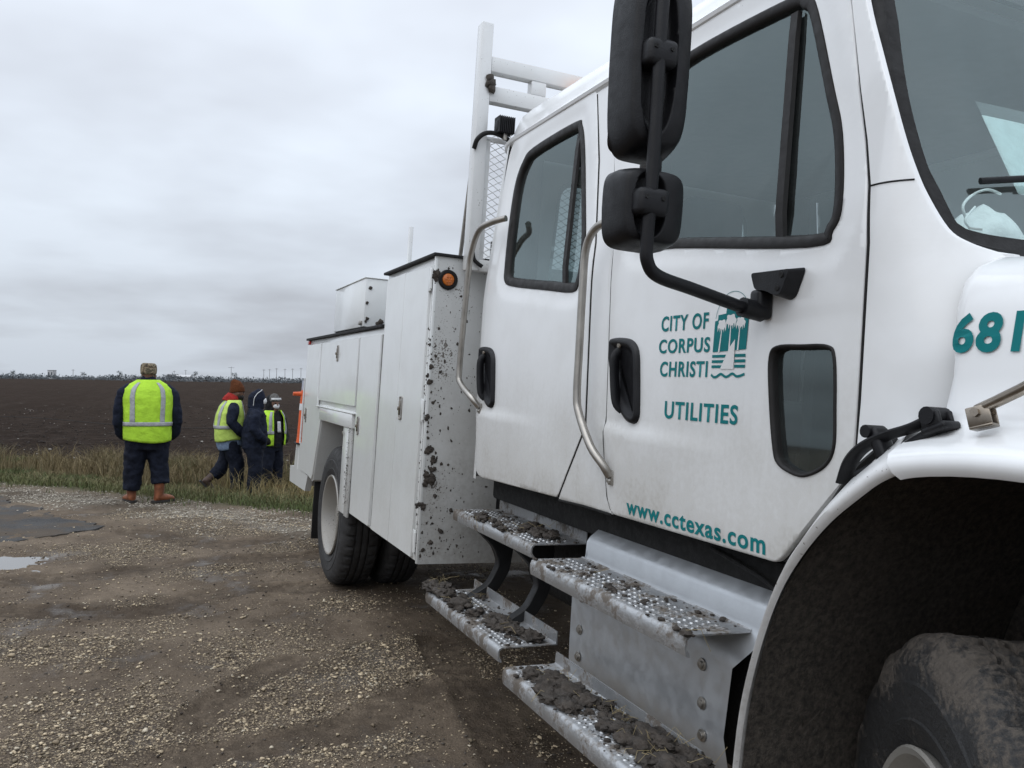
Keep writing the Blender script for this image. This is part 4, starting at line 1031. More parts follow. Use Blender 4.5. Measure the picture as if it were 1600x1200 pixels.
ml = mud_mat('arch_liner_mud', (.020, .017, .0145), (.105, .089, .073), .7, 60)
rows = []
fullarc = [(p.x, p.y) for p in arch][::-1] + [(-.21, 1.394), (-.12, 1.40), (0, 1.40), (.1, 1.385), (.22, 1.33), (.33, 1.22), (.42, 1.05), (.47, .85)]
for x, z in fullarc:
    v = Vector((x - AX, z - AZ)).normalized(); row = []
    for k, (o, y) in enumerate(((-.004, -.112), (.03, -.10), (.05, -.06), (.055, .0), (.05, .10), (.045, .20), (.05, .30), (.05, .42), (.06, .55), (.06, .72))):
        o = o * (.02 + .98 * float(sst(1.05, 1.33, np.float64(z)))) if x < -.2 else o
        nn = (.12 + .88 * float(sst(1.0, 1.3, np.float64(z)))) * .018 * mnoise.noise(Vector((x * 6, y * 5, z * 6))) + .008 * mnoise.noise(Vector((x * 22, y * 9, z * 22)))
        if k == 0: nn = 0
        row.append((x + v.x * (o + nn), y, z + v.y * (o + nn)))
    rows.append(row)
liner = loft('wheel_arch_liner', rows, ml, truck, smooth=80)
bm = bmesh.new(); bm.faces.new([bm.verts.new((x, .72, z)) for x, z in fullarc + [(.4, .55), (-.6, .45)]]); finish('inner_wall', bm, ml, liner, smooth=0)
# ---- wheels
mt, nt, b = newmat('muddy_tyre'); co = objco(nt)
n1_ = noise(nt, co, 7, 6); n2_ = noise(nt, co, 60, 6, .7)
rad = nd(nt, 'ShaderNodeVectorMath', operation='LENGTH'); rm = nd(nt, 'ShaderNodeMapping'); rm.inputs['Scale'].default_value = (1, 0, 1); nt.links.new(co, rm.inputs[0]); nt.links.new(rm.outputs[0], rad.inputs[0])
md = mth(nt, 'ADD', ramp(nt, rad.outputs['Value'], .40, .50, 0, .55), ramp(nt, n1_, .35, .7, -.3, .35))
md = mth(nt, 'ADD', md, ramp(nt, n2_, .35, .65, -.25, .3))
mcl = ramp(nt, md, .1, .8)
c = mix(nt, mcl, (.018, .018, .0185), mix(nt, n2_, (.045, .037, .030), (.135, .115, .096)))
nt.links.new(c, b.inputs['Base Color']); setin(nt, b.inputs['Roughness'], ramp(nt, mcl, 0, 1, .55, .92)); bump(nt, b, mth(nt, 'ADD', n2_, mth(nt, 'MULTIPLY', n1_, .5)), .8, .012)
m_tyre = mt
m_tyre2 = plain('road_tyre', (.028, .027, .027), .75, bmp=.4, bscale=50, var=.3)
m_rim = paint('wheel_paint', (.27, .26, .24), -.6, 1.2, .5, spots=.8, streak=False, dirt_shade_col=(.25, .22, .18))
def tyre_prof(Rr, w, grooves=3, rin=.292):
    p = [(rin, .035), (rin + .006, .012), (rin + .02, .002), (rin + .06, -.012), (rin + .065, -.009), (Rr - .105, -.016), (Rr - .10, -.012), (Rr - .06, -.010), (Rr - .028, .006), (Rr - .012, .020), (Rr - .003, .034)]
    a0, a1 = .04, w - .04; st = (a1 - a0) / (grooves + 1)
    for k in range(grooves + 1):
        s = a0 + k * st
        p += [(Rr, s + .004), (Rr + .002, s + st * .5), (Rr, s + st - .012)]
        if k < grooves: p += [(Rr - .014, s + st - .010), (Rr - .014, s + st)]
    p += [(Rr - .012, w - .02), (Rr - .06, w + .01), (rin + .06, w + .012), (rin, w - .035)]
    return p
def wheel(name, loc, rz, Rr, w, tmat, dish, lugs=True, side=1):
    root = empty(name, loc, (0, 0, rz), truck)
    bm = bmesh.new(); NS = 200; rg_ = lathe(bm, tyre_prof(Rr, w), NS, (0, -w / 2, 0))
    for r_ in rg_:
        for k_, v in enumerate(r_):
            d_ = math.hypot(v.co.x, v.co.z)
            if d_ > Rr - .045 and k_ % 5 == 0 and (tmat is m_tyre or abs(v.co.y) > w * .22): v.co -= Vector((v.co.x, 0, v.co.z)).normalized() * (.014 if d_ > Rr - .005 else .006)
    if tmat is m_tyre:
        for v in bm.verts:
            d = math.hypot(v.co.x, v.co.z)
            if d > Rr - .08: v.co += Vector((v.co.x, 0, v.co.z)).normalized() * .010 * mnoise.noise(v.co * 16) + Vector((0, .006 * mnoise.noise(v.co * 14 + Vector((5, 5, 5))), 0))
    if side < 0: bmesh.ops.scale(bm, vec=(1, -1, 1), verts=bm.verts)
    t = finish('tyre', bm, tmat, root, smooth=35)
    bm = bmesh.new()
    if dish:   # deep concave outer dual
        pr = [(.292, .03), (.300, .006), (.304, -.006), (.300, -.014), (.290, -.012), (.283, .004), (.272, .03), (.262, .10), (.252, .135), (.235, .150), (.20, .158), (.165, .15), (.16, .135), (.12, .13), (.11, .10), (.095, .06), (.07, .05), (.001, .048)]
    else:      # steer wheel: centre stands out
        pr = [(.292, .03), (.300, .006), (.304, -.008), (.298, -.014), (.286, -.010), (.278, .006), (.270, .035), (.262, .05), (.24, .040), (.20, .0), (.165, -.03), (.14, -.035), (.12, -.03), (.115, -.075), (.10, -.10), (.05, -.105), (.001, -.105)]
    lathe(bm, pr, 64, (0, -w / 2, 0)); 
    if side < 0: bmesh.ops.scale(bm, vec=(1, -1, 1), verts=bm.verts)
    rim = finish('rim', bm, m_rim, root, smooth=35)
    if lugs:
        for k in range(10):
            a = 2 * math.pi * k / 10; yy = (.13 if dish else -.045) - w / 2
            bm = bmesh.new(); lathe(bm, [(.001, -.02), (.012, -.018), (.016, .02)], 6, (.142 * math.cos(a), yy * side, .142 * math.sin(a)), (0, side, 0)); finish('lug_nut', bm, m_steel, root)
    return root
wheel('front_wheel', (-.155, .085, .528), R(-30), .53, .285, m_tyre, False)
wheel('front_wheel', (-.155, 2.0, .528), R(-28), .53, .285, m_tyre, False, False, -1)
wheel('rear_wheel', (-5.60, .005, .470), 0, .522, .27, m_tyre2, True)
wheel('rear_wheel', (-5.60, .345, .470), 0, .522, .27, m_tyre2, True, False)
wheel('rear_wheel', (-5.60, 2.095, .470), 0, .522, .27, m_tyre2, True, False, -1)

# ---- mirrors
mir = empty('side_mirror', parent=truck)
MX, MY = -.80, -.40
arm = catmull([(-.835, -.055, 1.742), (-.835, -.10, 1.752), (-.822, -.25, 1.778), (-.808, -.36, 1.796), (-.800, -.398, 1.825), (-.798, -.405, 1.88), (-.792, -.405, 2.05), (-.79, -.405, 2.5), (-.79, -.38, 2.78), (-.79, -.30, 2.85), (-.78, -.10, 2.84), (-.78, .09, 2.78)], 6)
bm = bmesh.new(); add_tube(bm, arm, .0165, 14); finish('mirror_arm', bm, m_plas, mir, smooth=60)
bm = bmesh.new(); add_tube(bm, [(-.835, -.02, 1.742), (-.835, -.085, 1.750)], .026, 14); add_box(bm, (-.858, -.048, 1.722), (-.812, .0, 1.80), .012, 3); finish('arm_socket', bm, m_plas, mir, smooth=50)
brk = [(-.868, 1.852), (-.700, 1.848), (-.704, 1.83), (-.728, 1.776), (-.75, 1.768), (-.80, 1.79), (-.845, 1.795), (-.858, 1.825)]
bm = bmesh.new(); lo_ = [bm.verts.new((p[0], -.002, p[1])) for p in fillet(brk, .015)]; f_ = bm.faces.new(lo_)
r_ = bmesh.ops.extrude_face_region(bm, geom=[f_]); tv_ = [g for g in r_['geom'] if isinstance(g, bmesh.types.BMVert)]
cxx = sum(v.co.x for v in tv_) / len(tv_); czz = sum(v.co.z for v in tv_) / len(tv_)
for v in tv_: v.co.y -= .045; v.co.x = cxx + (v.co.x - cxx) * .86; v.co.z = czz + (v.co.z - czz) * .8
finish('mirror_bracket', bm, m_plas, mir, smooth=40)
for x_, z_ in ((-.735, 1.828), (-.748, 1.795)):
    bm = bmesh.new(); lathe(bm, [(.001, -.050), (.007, -.050), (.009, -.044)], 10, (x_, 0, z_)); finish('bolt', bm, m_dark, mir)
def housing(name, z0, z1, y0, y1, recess_w, depth):
    """rounded shell seen from the front, with a long oval recess for the arm; its glass faces the rear"""
    root = empty(name, parent=mir); bm = bmesh.new(); NZ, NY = 90, 64; G = []
    zc_ = (z0 + z1) / 2; hz = (z1 - z0) / 2; yc_ = (y0 + y1) / 2; hy = (y1 - y0) / 2
    for i in range(NZ + 1):
        row = []
        for j in range(NY + 1):
            a = -1 + 2 * i / NZ; c_ = -1 + 2 * j / NY
            # squircle mapping to a rounded rectangle outline
            k = .84; n_ = 5.0
            u_, v_ = c_, a; mx_ = max(abs(u_), abs(v_)); 
            if mx_ > 0:
                l_ = (abs(u_) ** n_ + abs(v_) ** n_) ** (1 / n_); s_ = mx_ / l_; u_ *= s_; v_ *= s_
            edge = mx_
            dome_ = depth * (1 - .30 * abs(u_) ** 3.2 - .30 * abs(v_) ** 6) * (1 - max(0, (edge - .86) / .14) ** 2.2)
            zz = zc_ + hz * v_; yy = yc_ + hy * u_
            rx = (yy - MY - .004) / recess_w; rz_ = (zz - zc_) / (hz * .80); d_ = (abs(rx) ** 2.2 + abs(rz_) ** 3.0)
            t = min(1, max(0, (1.15 - d_) / .55)); dome_ -= depth * .34 * t * t * (3 - 2 * t)
            taper = 1 - .05 * (v_ < 0) * abs(v_)
            row.append(bm.verts.new((MX - .085 + dome_, yc_ + (yy - yc_) * taper, zz)))
        G.append(row)
    for i in range(NZ):
        for j in range(NY): bm.faces.new((G[i][j], G[i][j + 1], G[i + 1][j + 1], G[i + 1][j]))
    be = [e for e in bm.edges if len(e.link_faces) == 1]; r_ = bmesh.ops.extrude_edge_only(bm, edges=be)
    for g in r_['geom']:
        if isinstance(g, bmesh.types.BMVert): g.co.x -= .035
    finish('mirror_shell', bm, m_plas, root, smooth=60)
    bm = bmesh.new(); bm.faces.new([bm.verts.new((MX - .118, yc_ + p[0], zc_ + p[1])) for p in fillet([(-hy * .93, -hz * .94), (hy * .93, -hz * .94), (hy * .93, hz * .94), (-hy * .93, hz * .94)], .03)])
    finish('mirror_glass', bm, m_chrome, root, smooth=0)
    for zq in ((zc_ + hz * .02,) if z1 - z0 < .3 else (2.33,)):
        bm = bmesh.new(); add_box(bm, (MX - .055, MY - .044, zq - .034), (MX + .026, MY + .042, zq + .034), .016, 3)
        finish('arm_clamp', bm, m_plas, root, smooth=50)
        for q_ in (-.026, .020):
            bm = bmesh.new(); lathe(bm, [(.001, .029), (.006, .029), (.007, .024)], 6, (MX, MY + q_, zq + .008), (1, 0, 0)); finish('clamp_screw', bm, m_dark, root)
    return root
housing('upper_mirror', 2.094, 2.56, -.472, -.290, .046, .085)
housing('lower_mirror', 1.868, 2.066, -.468, -.282, .042, .08)
box('mirror_link', (-.87, -.375, 2.05), (-.845, -.345, 2.10), m_plas, mir)

# ---- grab handles
tube('grab_handle', [(-1.60, .02, 2.125), (-1.66, -.045, 2.108), (-1.726, -.06, 2.086), (-1.775, -.062, 2.025), (-1.782, -.062, 1.90), (-1.778, -.062, 1.65), (-1.774, -.062, 1.50), (-1.752, -.060, 1.43), (-1.66, -.055, 1.32), (-1.60, -.035, 1.262), (-1.592, -.012, 1.225)], .0148, m_steel, truck, 12, 5)
tube('grab_handle', [(-2.72, .0, 2.30), (-2.80, -.045, 2.285), (-2.914, -.06, 2.262), (-2.995, -.062, 2.165), (-3.02, -.062, 2.05), (-3.045, -.062, 1.80), (-3.06, -.062, 1.58), (-3.035, -.060, 1.52), (-2.91, -.045, 1.455), (-2.885, -.01, 1.41)], .0148, m_steel, truck, 12, 5)
for x_, z_ in ((-1.592, 1.222), (-2.885, 1.405)):
    bm = bmesh.new(); add_box(bm, (x_ - .014, -.012, z_ - .028), (x_ + .014, 0, z_ + .024), .008); lathe(bm, [(.001, -.020), (.008, -.019), (.010, -.012)], 8, (x_, 0, z_ - .012)); finish('handle_mount', bm, m_steel, truck)

# ---- chassis
fr_o = empty('chassis', parent=truck)
for y0 in (.62, 1.40): box('frame_rail', (-7.2, y0, .62), (.8, y0 + .08, .88), m_dark, fr_o)
box('rear_axle', (-5.68, .15, .40), (-5.52, 1.95, .56), m_dark, fr_o, .05); box('front_axle', (-.22, .2, .42), (-.08, 1.9, .56), m_dark, fr_o, .04)
box('engine_block', (-.42, .78, .60), (.7, 1.32, 1.25), m_dark, fr_o, .05); box('transmission', (-2.2, .78, .55), (-.5, 1.32, 1.05), m_dark, fr_o, .08)
box('fuel_tank', (-2.95, .30, .52), (-2.05, .62, 1.02), m_dark, fr_o, .1, 4); box('cross_beam', (-3.3, .25, .70), (-3.22, 1.9, 1.05), m_dark, fr_o)
box('battery_box', (-1.95, .16, .42), (-.92, .60, 1.00), m_dark, fr_o, .03); box('cab_mount', (-3.05, .15, .95), (-.86, 1.95, 1.07), m_dark, fr_o, .02)
tube('air_line', [(-1.2, .14, 1.05), (-.95, .12, 1.02), (-.80, .12, .98), (-.74, .14, 1.04)], .008, m_dark, fr_o, 8, 4)
bm = bmesh.new(); lathe(bm, [(.001, 0), (.30, 0), (.30, .9), (.001, .9)], 24, (-2.55, .5, .70), (0, 1, 0)); bm.free()

# ---- steps
m_stepbk = plain('step_bracket', (.014, .014, .015), .55, bmp=.2)
def tread(name, x0, x1, y0, y1, z, lip_out, lip_in, seed, mudspots):
    """folded aluminium tread: rolled outer nose, flat top with raised grip, upturned inner lip"""
    st = empty(name, parent=truck); rows = []
    prof = [(y0 + .016, z - lip_out), (y0 + .004, z - lip_out + .004), (y0 - .001, z - lip_out * .6), (y0, z - .016), (y0 + .005, z - .005), (y0 + .016, z), (y1 - .006, z), (y1 - .001, z + .004), (y1, z + lip_in), (y1 + .004, z + lip_in), (y1 + .004, z - .004), (y0 + .018, z - .005), (y0 + .006, z - .014), (y0 + .006, z - lip_out * .6), (y0 + .018, z - lip_out + .006)]
    for x in np.linspace(x0, x1, 9):
        e = min(x - x0, x1 - x); rows.append([(x, y, zz) for y, zz in prof])
    bm = bmesh.new()
    loft('tread_plate', rows, m_tread, st, smooth=45, closed=True, cap=True)
    bm = bmesh.new(); nx = int((x1 - x0) / .034); ny = int((y1 - y0 - .05) / .030)
    for i in range(nx):
        for j in range(ny):
            xx = x0 + .03 + i * .034 + (.017 if j % 2 else 0); yy = y0 + .032 + j * .030
            if xx > x1 - .02: continue
            vs_ = []
            for rr, h in ((.0110, .0005), (.0075, .0045), (.0045, .0034)):
                vs_.append([bm.verts.new((xx + rr * .75 * math.cos(a), yy + rr * math.sin(a), z + h)) for a in np.linspace(0, 2 * math.pi, 9)[:-1]])
            for a, b_ in zip(vs_, vs_[1:]):
                for k in range(8): bm.faces.new((a[k], a[(k + 1) % 8], b_[(k + 1) % 8], b_[k]))
    g = finish('grip_bumps', bm, m_tread, st, smooth=50); g['kind'] = 'stuff'
    bm = bmesh.new(); rs = random.Random(seed)
    for (mx, my, mr, mh, cnt) in mudspots:
        for q_ in range(int(cnt * 1.05)):
            r_ = mr * (.10 + .28 * rs.random() ** 1.6) * (1.5 if q_ < 3 else 1); a = rs.uniform(0, 6.283); d = mr * rs.random() ** .6
            px_, py_ = mx + d * math.cos(a) * 1.6, min(max(my + d * math.sin(a) * .75, y0 - .01), y1 - .01)
            lump(bm, (px_, py_, z + mh * rs.uniform(0, .55) * (1 - d / mr) + r_ * .35), r_, rs.random() * 50, (1.2, 1, .58), 3 if r_ > .018 else 2, .5)
    for q_ in range(90):
        r_ = .003 + .009 * rs.random() ** 2; lump(bm, (rs.uniform(x0, x1), rs.uniform(y0, y1), z + r_ * .3), r_, q_ * 1.3, (1.2, 1, .6), 1, .4)
    mo = finish('mud', bm, m_mud, st, smooth=70, recalc=False); mo['kind'] = 'stuff'
    bm = bmesh.new()
    for (mx, my, mr, mh, cnt) in mudspots:
        for q_ in range(int(cnt * .22)):
            a = rs.uniform(0, 6.283); p = Vector((mx + mr * rs.uniform(-1, 1), max(my + mr * .6 * rs.uniform(-1.2, 1), y0 - .015), z + mh * .5 * rs.random() + .012)); L_ = rs.uniform(.02, .06)
            add_tube(bm, [p, p + Vector((L_ * math.cos(a), L_ * math.sin(a), rs.uniform(-.02, .025))), p + Vector((L_ * 1.6 * math.cos(a + .4), L_ * 1.6 * math.sin(a + .4), rs.uniform(-.05, .03)))], .0008, 4)
    so_ = finish('straw', bm, m_straw, st, smooth=0); so_['kind'] = 'stuff'
    return st
tread('crew_upper_step', -3.09, -2.14, -.035, .215, .888, .058, .048, 1, [(-2.36, .10, .085, .06, 26), (-2.75, -.0, .06, .02, 14), (-2.50, .0, .05, .02, 8)])
tread('crew_lower_step', -3.02, -2.08, -.175, .075, .500, .060, .050, 2, [(-2.98, -.12, .09, .11, 34), (-2.80, -.11, .09, .05, 24), (-2.62, -.10, .07, .04, 18), (-2.38, -.05, .075, .05, 24), (-2.22, -.04, .07, .045, 22), (-2.82, .05, .04, .04, 12)])
tread('front_upper_step', -1.96, -.945, -.118, .100, .868, .062, .006, 3, [(-1.66, .0, .022, .008, 6), (-1.45, -.06, .03, .006, 6), (-1.30, -.05, .03, .006, 5), (-.965, -.11, .03, .012, 8)])
tread('front_lower_step', -1.865, -.96, -.245, -.035, .498, .064, .045, 4, [(-1.66, -.14, .09, .03, 40), (-1.52, -.16, .09, .03, 44), (-1.42, -.08, .05, .03, 20), (-1.22, -.13, .07, .04, 34), (-1.06, -.10, .10, .06, 60), (-1.0, -.05, .07, .09, 40), (-1.30, -.055, .035, .04, 16)])
# black hangers below the crew steps
def hanger(x):
    P_ = [(.20, .875), (.02, .880), (.0, .83), (.10, .74), (.135, .66), (.085, .56), (-.02, .497), (.03, .49), (.13, .52), (.19, .62), (.205, .74)]
    bm = bmesh.new(); vv = [bm.verts.new((x, a, b_)) for a, b_ in fillet(P_, .03, 3)]; f_ = bm.faces.new(vv); r_ = bmesh.ops.extrude_face_region(bm, geom=[f_])
    for g in r_['geom']:
        if isinstance(g, bmesh.types.BMVert): g.co.x += .05
    bmesh.ops.bevel(bm, geom=bm.edges[:], offset=.004, segments=1, affect='EDGES')
    finish('step_hanger', bm, m_stepbk, truck)
for x in (-2.90, -2.45): hanger(x)
# aluminium fairing behind the front steps
fa = empty('step_fairing', parent=truck); rows = []
for i, x in enumerate(np.linspace(-1.94, -.955, 24)):
    t = (x + 1.94) / .985
    bend = max(0, (t - .86) / .14); yo = .0; cut = .10 * bend ** 2
    rows.append([(x + .02 * bend, .062, .40), (x - cut * .30, .058, .56), (x - cut * .1, .058, .76), (x + .05 * t, .066, .82), (x + .07 * t, .098, .862), (x + .085 * t, .105, .885), (x + .09 * t, .107, .935), (x + .10 * t, .118, .952), (x + .12 * t + .02, .205, 1.035), (x + .12 * t + .02, .222, 1.044)])
loft('fairing_sheet', rows, m_alu, fa, smooth=50)
rows2 = [[(-1.94, .062, .40), (-1.94, .058, .76), (-1.93, .10, .88), (-1.93, .118, .952), (-1.91, .205, 1.035)], [(-1.945, .18, .40), (-1.945, .18, .76), (-1.94, .20, .88), (-1.935, .22, .952), (-1.915, .235, 1.035)]]
loft('fairing_end', rows2, m_alu, fa, smooth=40)
for x, y, z, nrm_ in ((-1.62, .165, .997, (0, -.7, .72)), (-.98, .165, .997, (0, -.7, .72)), (-1.86, .056, .74, (0, -1, 0)), (-1.86, .056, .62, (0, -1, 0)), (-1.86, .056, .52, (0, -1, 0)), (-1.10, .056, .73, (0, -1, 0)), (-1.09, .056, .62, (0, -1, 0)), (-1.08, .056, .53, (0, -1, 0))):
    bm = bmesh.new(); lathe(bm, [(.019, 0), (.018, .003), (.011, .004), (.011, .010), (.001, .011)], 12, (x, y, z), nrm_); finish('bolt', bm, m_steel, fa)

# ---- service body
sb = empty('service_body', parent=truck)
m_gap = plain('gap_channel', (.13, .125, .118), .7, var=.3)
BY = -.17
box('tall_cabinet', (-4.205, BY + .014, .588), (-3.228, .42, 2.165), m_body, sb, .004)
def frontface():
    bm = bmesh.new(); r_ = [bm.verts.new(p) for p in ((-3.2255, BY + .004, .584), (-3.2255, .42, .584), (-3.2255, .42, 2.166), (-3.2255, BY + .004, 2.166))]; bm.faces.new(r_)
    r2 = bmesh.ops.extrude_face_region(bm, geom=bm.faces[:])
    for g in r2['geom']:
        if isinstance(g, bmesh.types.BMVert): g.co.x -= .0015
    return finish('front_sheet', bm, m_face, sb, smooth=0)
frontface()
box('low_bin', (-6.885, BY + .014, 1.172), (-4.205, .32, 1.842), m_body, sb, .004)
box('bin_leg', (-4.965, BY + .014, .592), (-4.205, .32, 1.172), m_body, sb, .004)
rl = [(-6.885, 1.172), (-6.052, 1.172), (-6.275, .655), (-6.30, .64), (-6.50, .66), (-6.885, .66)]
bm = bmesh.new(); f_ = bm.faces.new([bm.verts.new((x, BY + .014, z)) for x, z in rl]); r_ = bmesh.ops.extrude_face_region(bm, geom=[f_])
for g in r_['geom']:
    if isinstance(g, bmesh.types.BMVert): g.co.y += .45
finish('rear_skirt', bm, m_body, sb, smooth=0)
box('wheel_box', (-6.40, .30, .62), (-4.92, .34, 1.20), m_dark, sb)
box('cargo_floor', (-6.88, .32, 1.0), (-3.24, 1.80, 1.06), m_dark, sb); box('bulkhead', (-3.28, .42, .62), (-3.236, 1.70, 1.45), m_body, sb)
box('far_bin', (-6.885, 1.80, 1.17), (-3.228, 2.26, 1.842), m_body, sb); box('far_bin', (-6.885, 1.80, .62), (-6.2, 2.26, 1.165), m_body, sb); box('far_bin', (-4.96, 1.80, .62), (-3.228, 2.26, 1.165), m_body, sb)
box('tailgate', (-6.90, .33, 1.06), (-6.86, 1.79, 1.55), m_body, sb)
# black lids, slightly overhanging
bm = bmesh.new(); add_box(bm, (-4.235, BY - .012, 2.166), (-3.212, .44, 2.182), .003); finish('cabinet_lid', bm, m_lid, sb)
bm = bmesh.new(); add_box(bm, (-6.92, BY - .012, 1.843), (-4.207, .34, 1.862), .003); finish('bin_lid', bm, m_lid, sb)
def sdoor(outline, latch=None, hinges=(), flip=False):
    p = panel('cabinet_door', fillet(outline, .006, 2), [], lambda x, z: BY, m_body, sb, thick=.012, res=0, lip=.0025)
    if latch:
        x, z, h = latch; w = h * .42
        bm = bmesh.new(); lp = fillet([(x - w / 2, z - h / 2), (x + w / 2, z - h / 2), (x + w / 2, z + h / 2), (x - w / 2, z + h / 2)], .014, 4); rr = []
        for ins, yo in ((0, 0), (.001, -.005), (.007, -.006), (.010, -.001), (.02, .003)):
            rr.append([bm.verts.new((q_[0], BY + yo - .0008, q_[1])) for q_ in L2(inset(lp, ins))])
        n_ = len(lp)
        for a, b_ in zip(rr, rr[1:]):
            for k in range(n_): bm.faces.new((a[k], a[(k + 1) % n_], b_[(k + 1) % n_], b_[k]))
        bm.faces.new(rr[-1]); finish('latch', bm, m_steel, p, smooth=40)
        bm = bmesh.new(); add_box(bm, (x - w * .22, BY - .012, z - h * .30), (x + w * .22, BY - .006, z + h * .30), .003); add_box(bm, (x - .006, BY - .02, z - h * .1), (x + .006, BY - .006, z + h * .06), .002); finish('latch_paddle', bm, m_chrome, p)
    return p
sdoor([(-6.884, .675), (-6.50, .675), (-6.31, .66), (-6.268, .70), (-6.065, 1.165), (-6.065, 1.262), (-6.262, 1.262), (-6.245, 1.800), (-6.884, 1.800)], (-6.75, 1.18, .13))
sdoor([(-6.190, 1.330), (-4.858, 1.330), (-4.858, 1.800), (-6.190, 1.800)], (-5.53, 1.705, .125))
sdoor([(-4.800, .604), (-4.278, .604), (-4.250, 1.800), (-4.806, 1.800)], (-4.71, 1.205, .125))
sdoor([(-4.196, .600), (-3.798, .600), (-3.780, 2.134), (-4.172, 2.134)])
sdoor([(-3.788, .600), (-3.335, .600), (-3.312, 2.120), (-3.770, 2.132)], (-3.695, 1.365, .135))
# wheel-well header shelf, corner post
box('well_header', (-6.055, BY - .014, 1.174), (-4.86, BY + .016, 1.272), m_body, sb, .005)
box('well_shelf', (-6.25, BY - .016, 1.274), (-4.81, BY + .03, 1.282), m_body, sb, .002)
box('well_post', (-5.165, BY + .001, .566), (-4.975, BY + .016, 1.170), m_body, sb, .004)
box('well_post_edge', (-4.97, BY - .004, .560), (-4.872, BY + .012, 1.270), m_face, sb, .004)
box('reflector', (-5.14, BY - .014, 1.115), (-5.11, BY - .009, 1.14), m_steel, sb)
for x0, x1, z0, z1 in ((-6.235, -6.195, 1.29, 1.80), (-4.85, -4.812, 1.29, 1.80), (-4.245, -4.207, .61, 1.80)):
    box('door_gap', (x0, BY + .0095, z0), (x1, BY + .0135, z1), m_gap, sb, .001)
# hinges on the tall front door
for z0 in (2.0, 1.32, .64):
    tube('hinge', [(-3.262, BY - .002, z0), (-3.262, BY - .002, z0 + .10)], .009, m_body, sb, 8); box('hinge_leaf', (-3.31, BY - .004, z0 - .01), (-3.262, BY + .002, z0 + .11), m_body, sb, .001)
tube('hinge_gap', [(-3.245, BY + .006, .60), (-3.245, BY + .006, 2.12)], .006, m_dark, sb, 6)
box('corner_strip', (-3.238, BY - .002, .586), (-3.2245, BY + .014, 2.165), m_body, sb, .003)
# bumper end and rear step
bp_ = [(-6.89, .915), (-7.20, .90), (-7.25, .672), (-7.48, .655), (-7.455, .508), (-6.60, .520), (-6.505, .665), (-6.70, .672), (-6.89, .69)]
bm = bmesh.new(); f_ = bm.faces.new([bm.verts.new((x, BY + .006, z)) for x, z in bp_]); r_ = bmesh.ops.extrude_face_region(bm, geom=[f_])
for g in r_['geom']:
    if isinstance(g, bmesh.types.BMVert): g.co.y += .05
finish('bumper_wing', bm, m_body, sb, smooth=0)
box('rear_bumper', (-7.48, BY + .06, .52), (-6.95, 2.2, .655), m_body, sb, .01)
box('mud_flap', (-6.42, -.12, .14), (-6.40, .45, .80), m_rub, sb, .006)
box('rear_marker', (-6.875, BY - .004, 1.806), (-6.80, BY + .014, 1.838), plain('red_lens', (.35, .02, .015), .2), sb, .003)
# amber marker lamp on the front sheet
mk = empty('marker_lamp', parent=sb)
bm = bmesh.new(); lathe(bm, [(.052, 0), (.052, .008), (.046, .014), (.034, .014), (.032, .008)], 28, (-3.2255, -.098, 2.05), (1, 0, 0)); finish('lamp_grommet', bm, m_rub, mk)
bm = bmesh.new(); lathe(bm, [(.034, .006), (.030, .014), (.018, .018), (.001, .019)], 28, (-3.2255, -.098, 2.05), (1, 0, 0)); finish('lamp_lens', bm, m_amber, mk)
for q_ in range(6):
    a = q_ * math.pi / 3; bm = bmesh.new(); lathe(bm, [(.001, .022), (.004, .021), (.005, .016)], 8, (-3.2255, -.098 + .014 * math.cos(a), 2.05 + .014 * math.sin(a)), (1, 0, 0)); finish('lamp_diode', bm, m_amber, mk)
# toolbox standing on the low bin
tb = empty('top_box', parent=sb)
box('box_shell', (-6.085, -.105, 1.892), (-5.035, .27, 2.238), m_body, tb, .006); box('box_lid', (-6.095, -.112, 2.238), (-5.028, .28, 2.246), m_body, tb, .003)
box('box_foot', (-6.06, -.095, 1.862), (-5.05, .26, 1.892), m_lid, tb); box('box_latch', (-5.12, -.125, 1.905), (-5.07, -.104, 1.935), m_steel, tb, .006)
# mud stuck to the front sheet
bm = bmesh.new(); rs = random.Random(5)
for y, z, r_ in [(-.144, 1.17, .026), (-.112, 1.123, .018), (-.128, 1.034, .036), (-.118, 1.06, .026), (-.14, 1.0, .026), (-.160, .883, .022), (-.185, .883, .016), (-.158, 1.334, .018), (-.160, 1.512, .018), (-.155, 1.594, .013), (-.136, 1.653, .011), (-.107, 1.577, .011), (-.178, 1.551, .011), (-.092, .938, .013), (-.051, .753, .016), (0, .859, .012), (-.025, 1.223, .009), (-.175, 1.708, .008), (-.160, 2.075, .026), (-.165, 2.05, .018), (-.10, .70, .014), (-.14, .66, .012), (-.07, 1.10, .009)]:
    for q_ in range(5): lump(bm, (-3.2235 + r_ * .08, y + r_ * .5 * rs.uniform(-1, 1), z + r_ * .6 * rs.uniform(-1, 1)), r_ * rs.uniform(.30, .64), rs.random() * 60, (.34, 1, 1), 3, .6)
for q_ in range(260):
    y = -.168 + abs(rs.gauss(0, .16)); z = .62 + 1.5 * rs.random() ** 1.5; r_ = .0016 + .006 * rs.random() ** 3
    if y < .30: lump(bm, (-3.2245, y, z), r_, q_ * .7, (.25, rs.uniform(.6, 1.2), rs.uniform(.8, 1.7)), 2, .8)
ms = finish('mud_spatter', bm, m_mud, sb, smooth=70, recalc=False); ms['kind'] = 'stuff'
bm = bmesh.new()
for q_ in range(120):
    z = .62 + 1.2 * rs.random() ** 1.3; lump(bm, (-3.285 + .06 * rs.random(), BY - .001, z), .0018 + .006 * rs.random() ** 3, q_ * .9, (1, .4, 1.1), 1, .4)
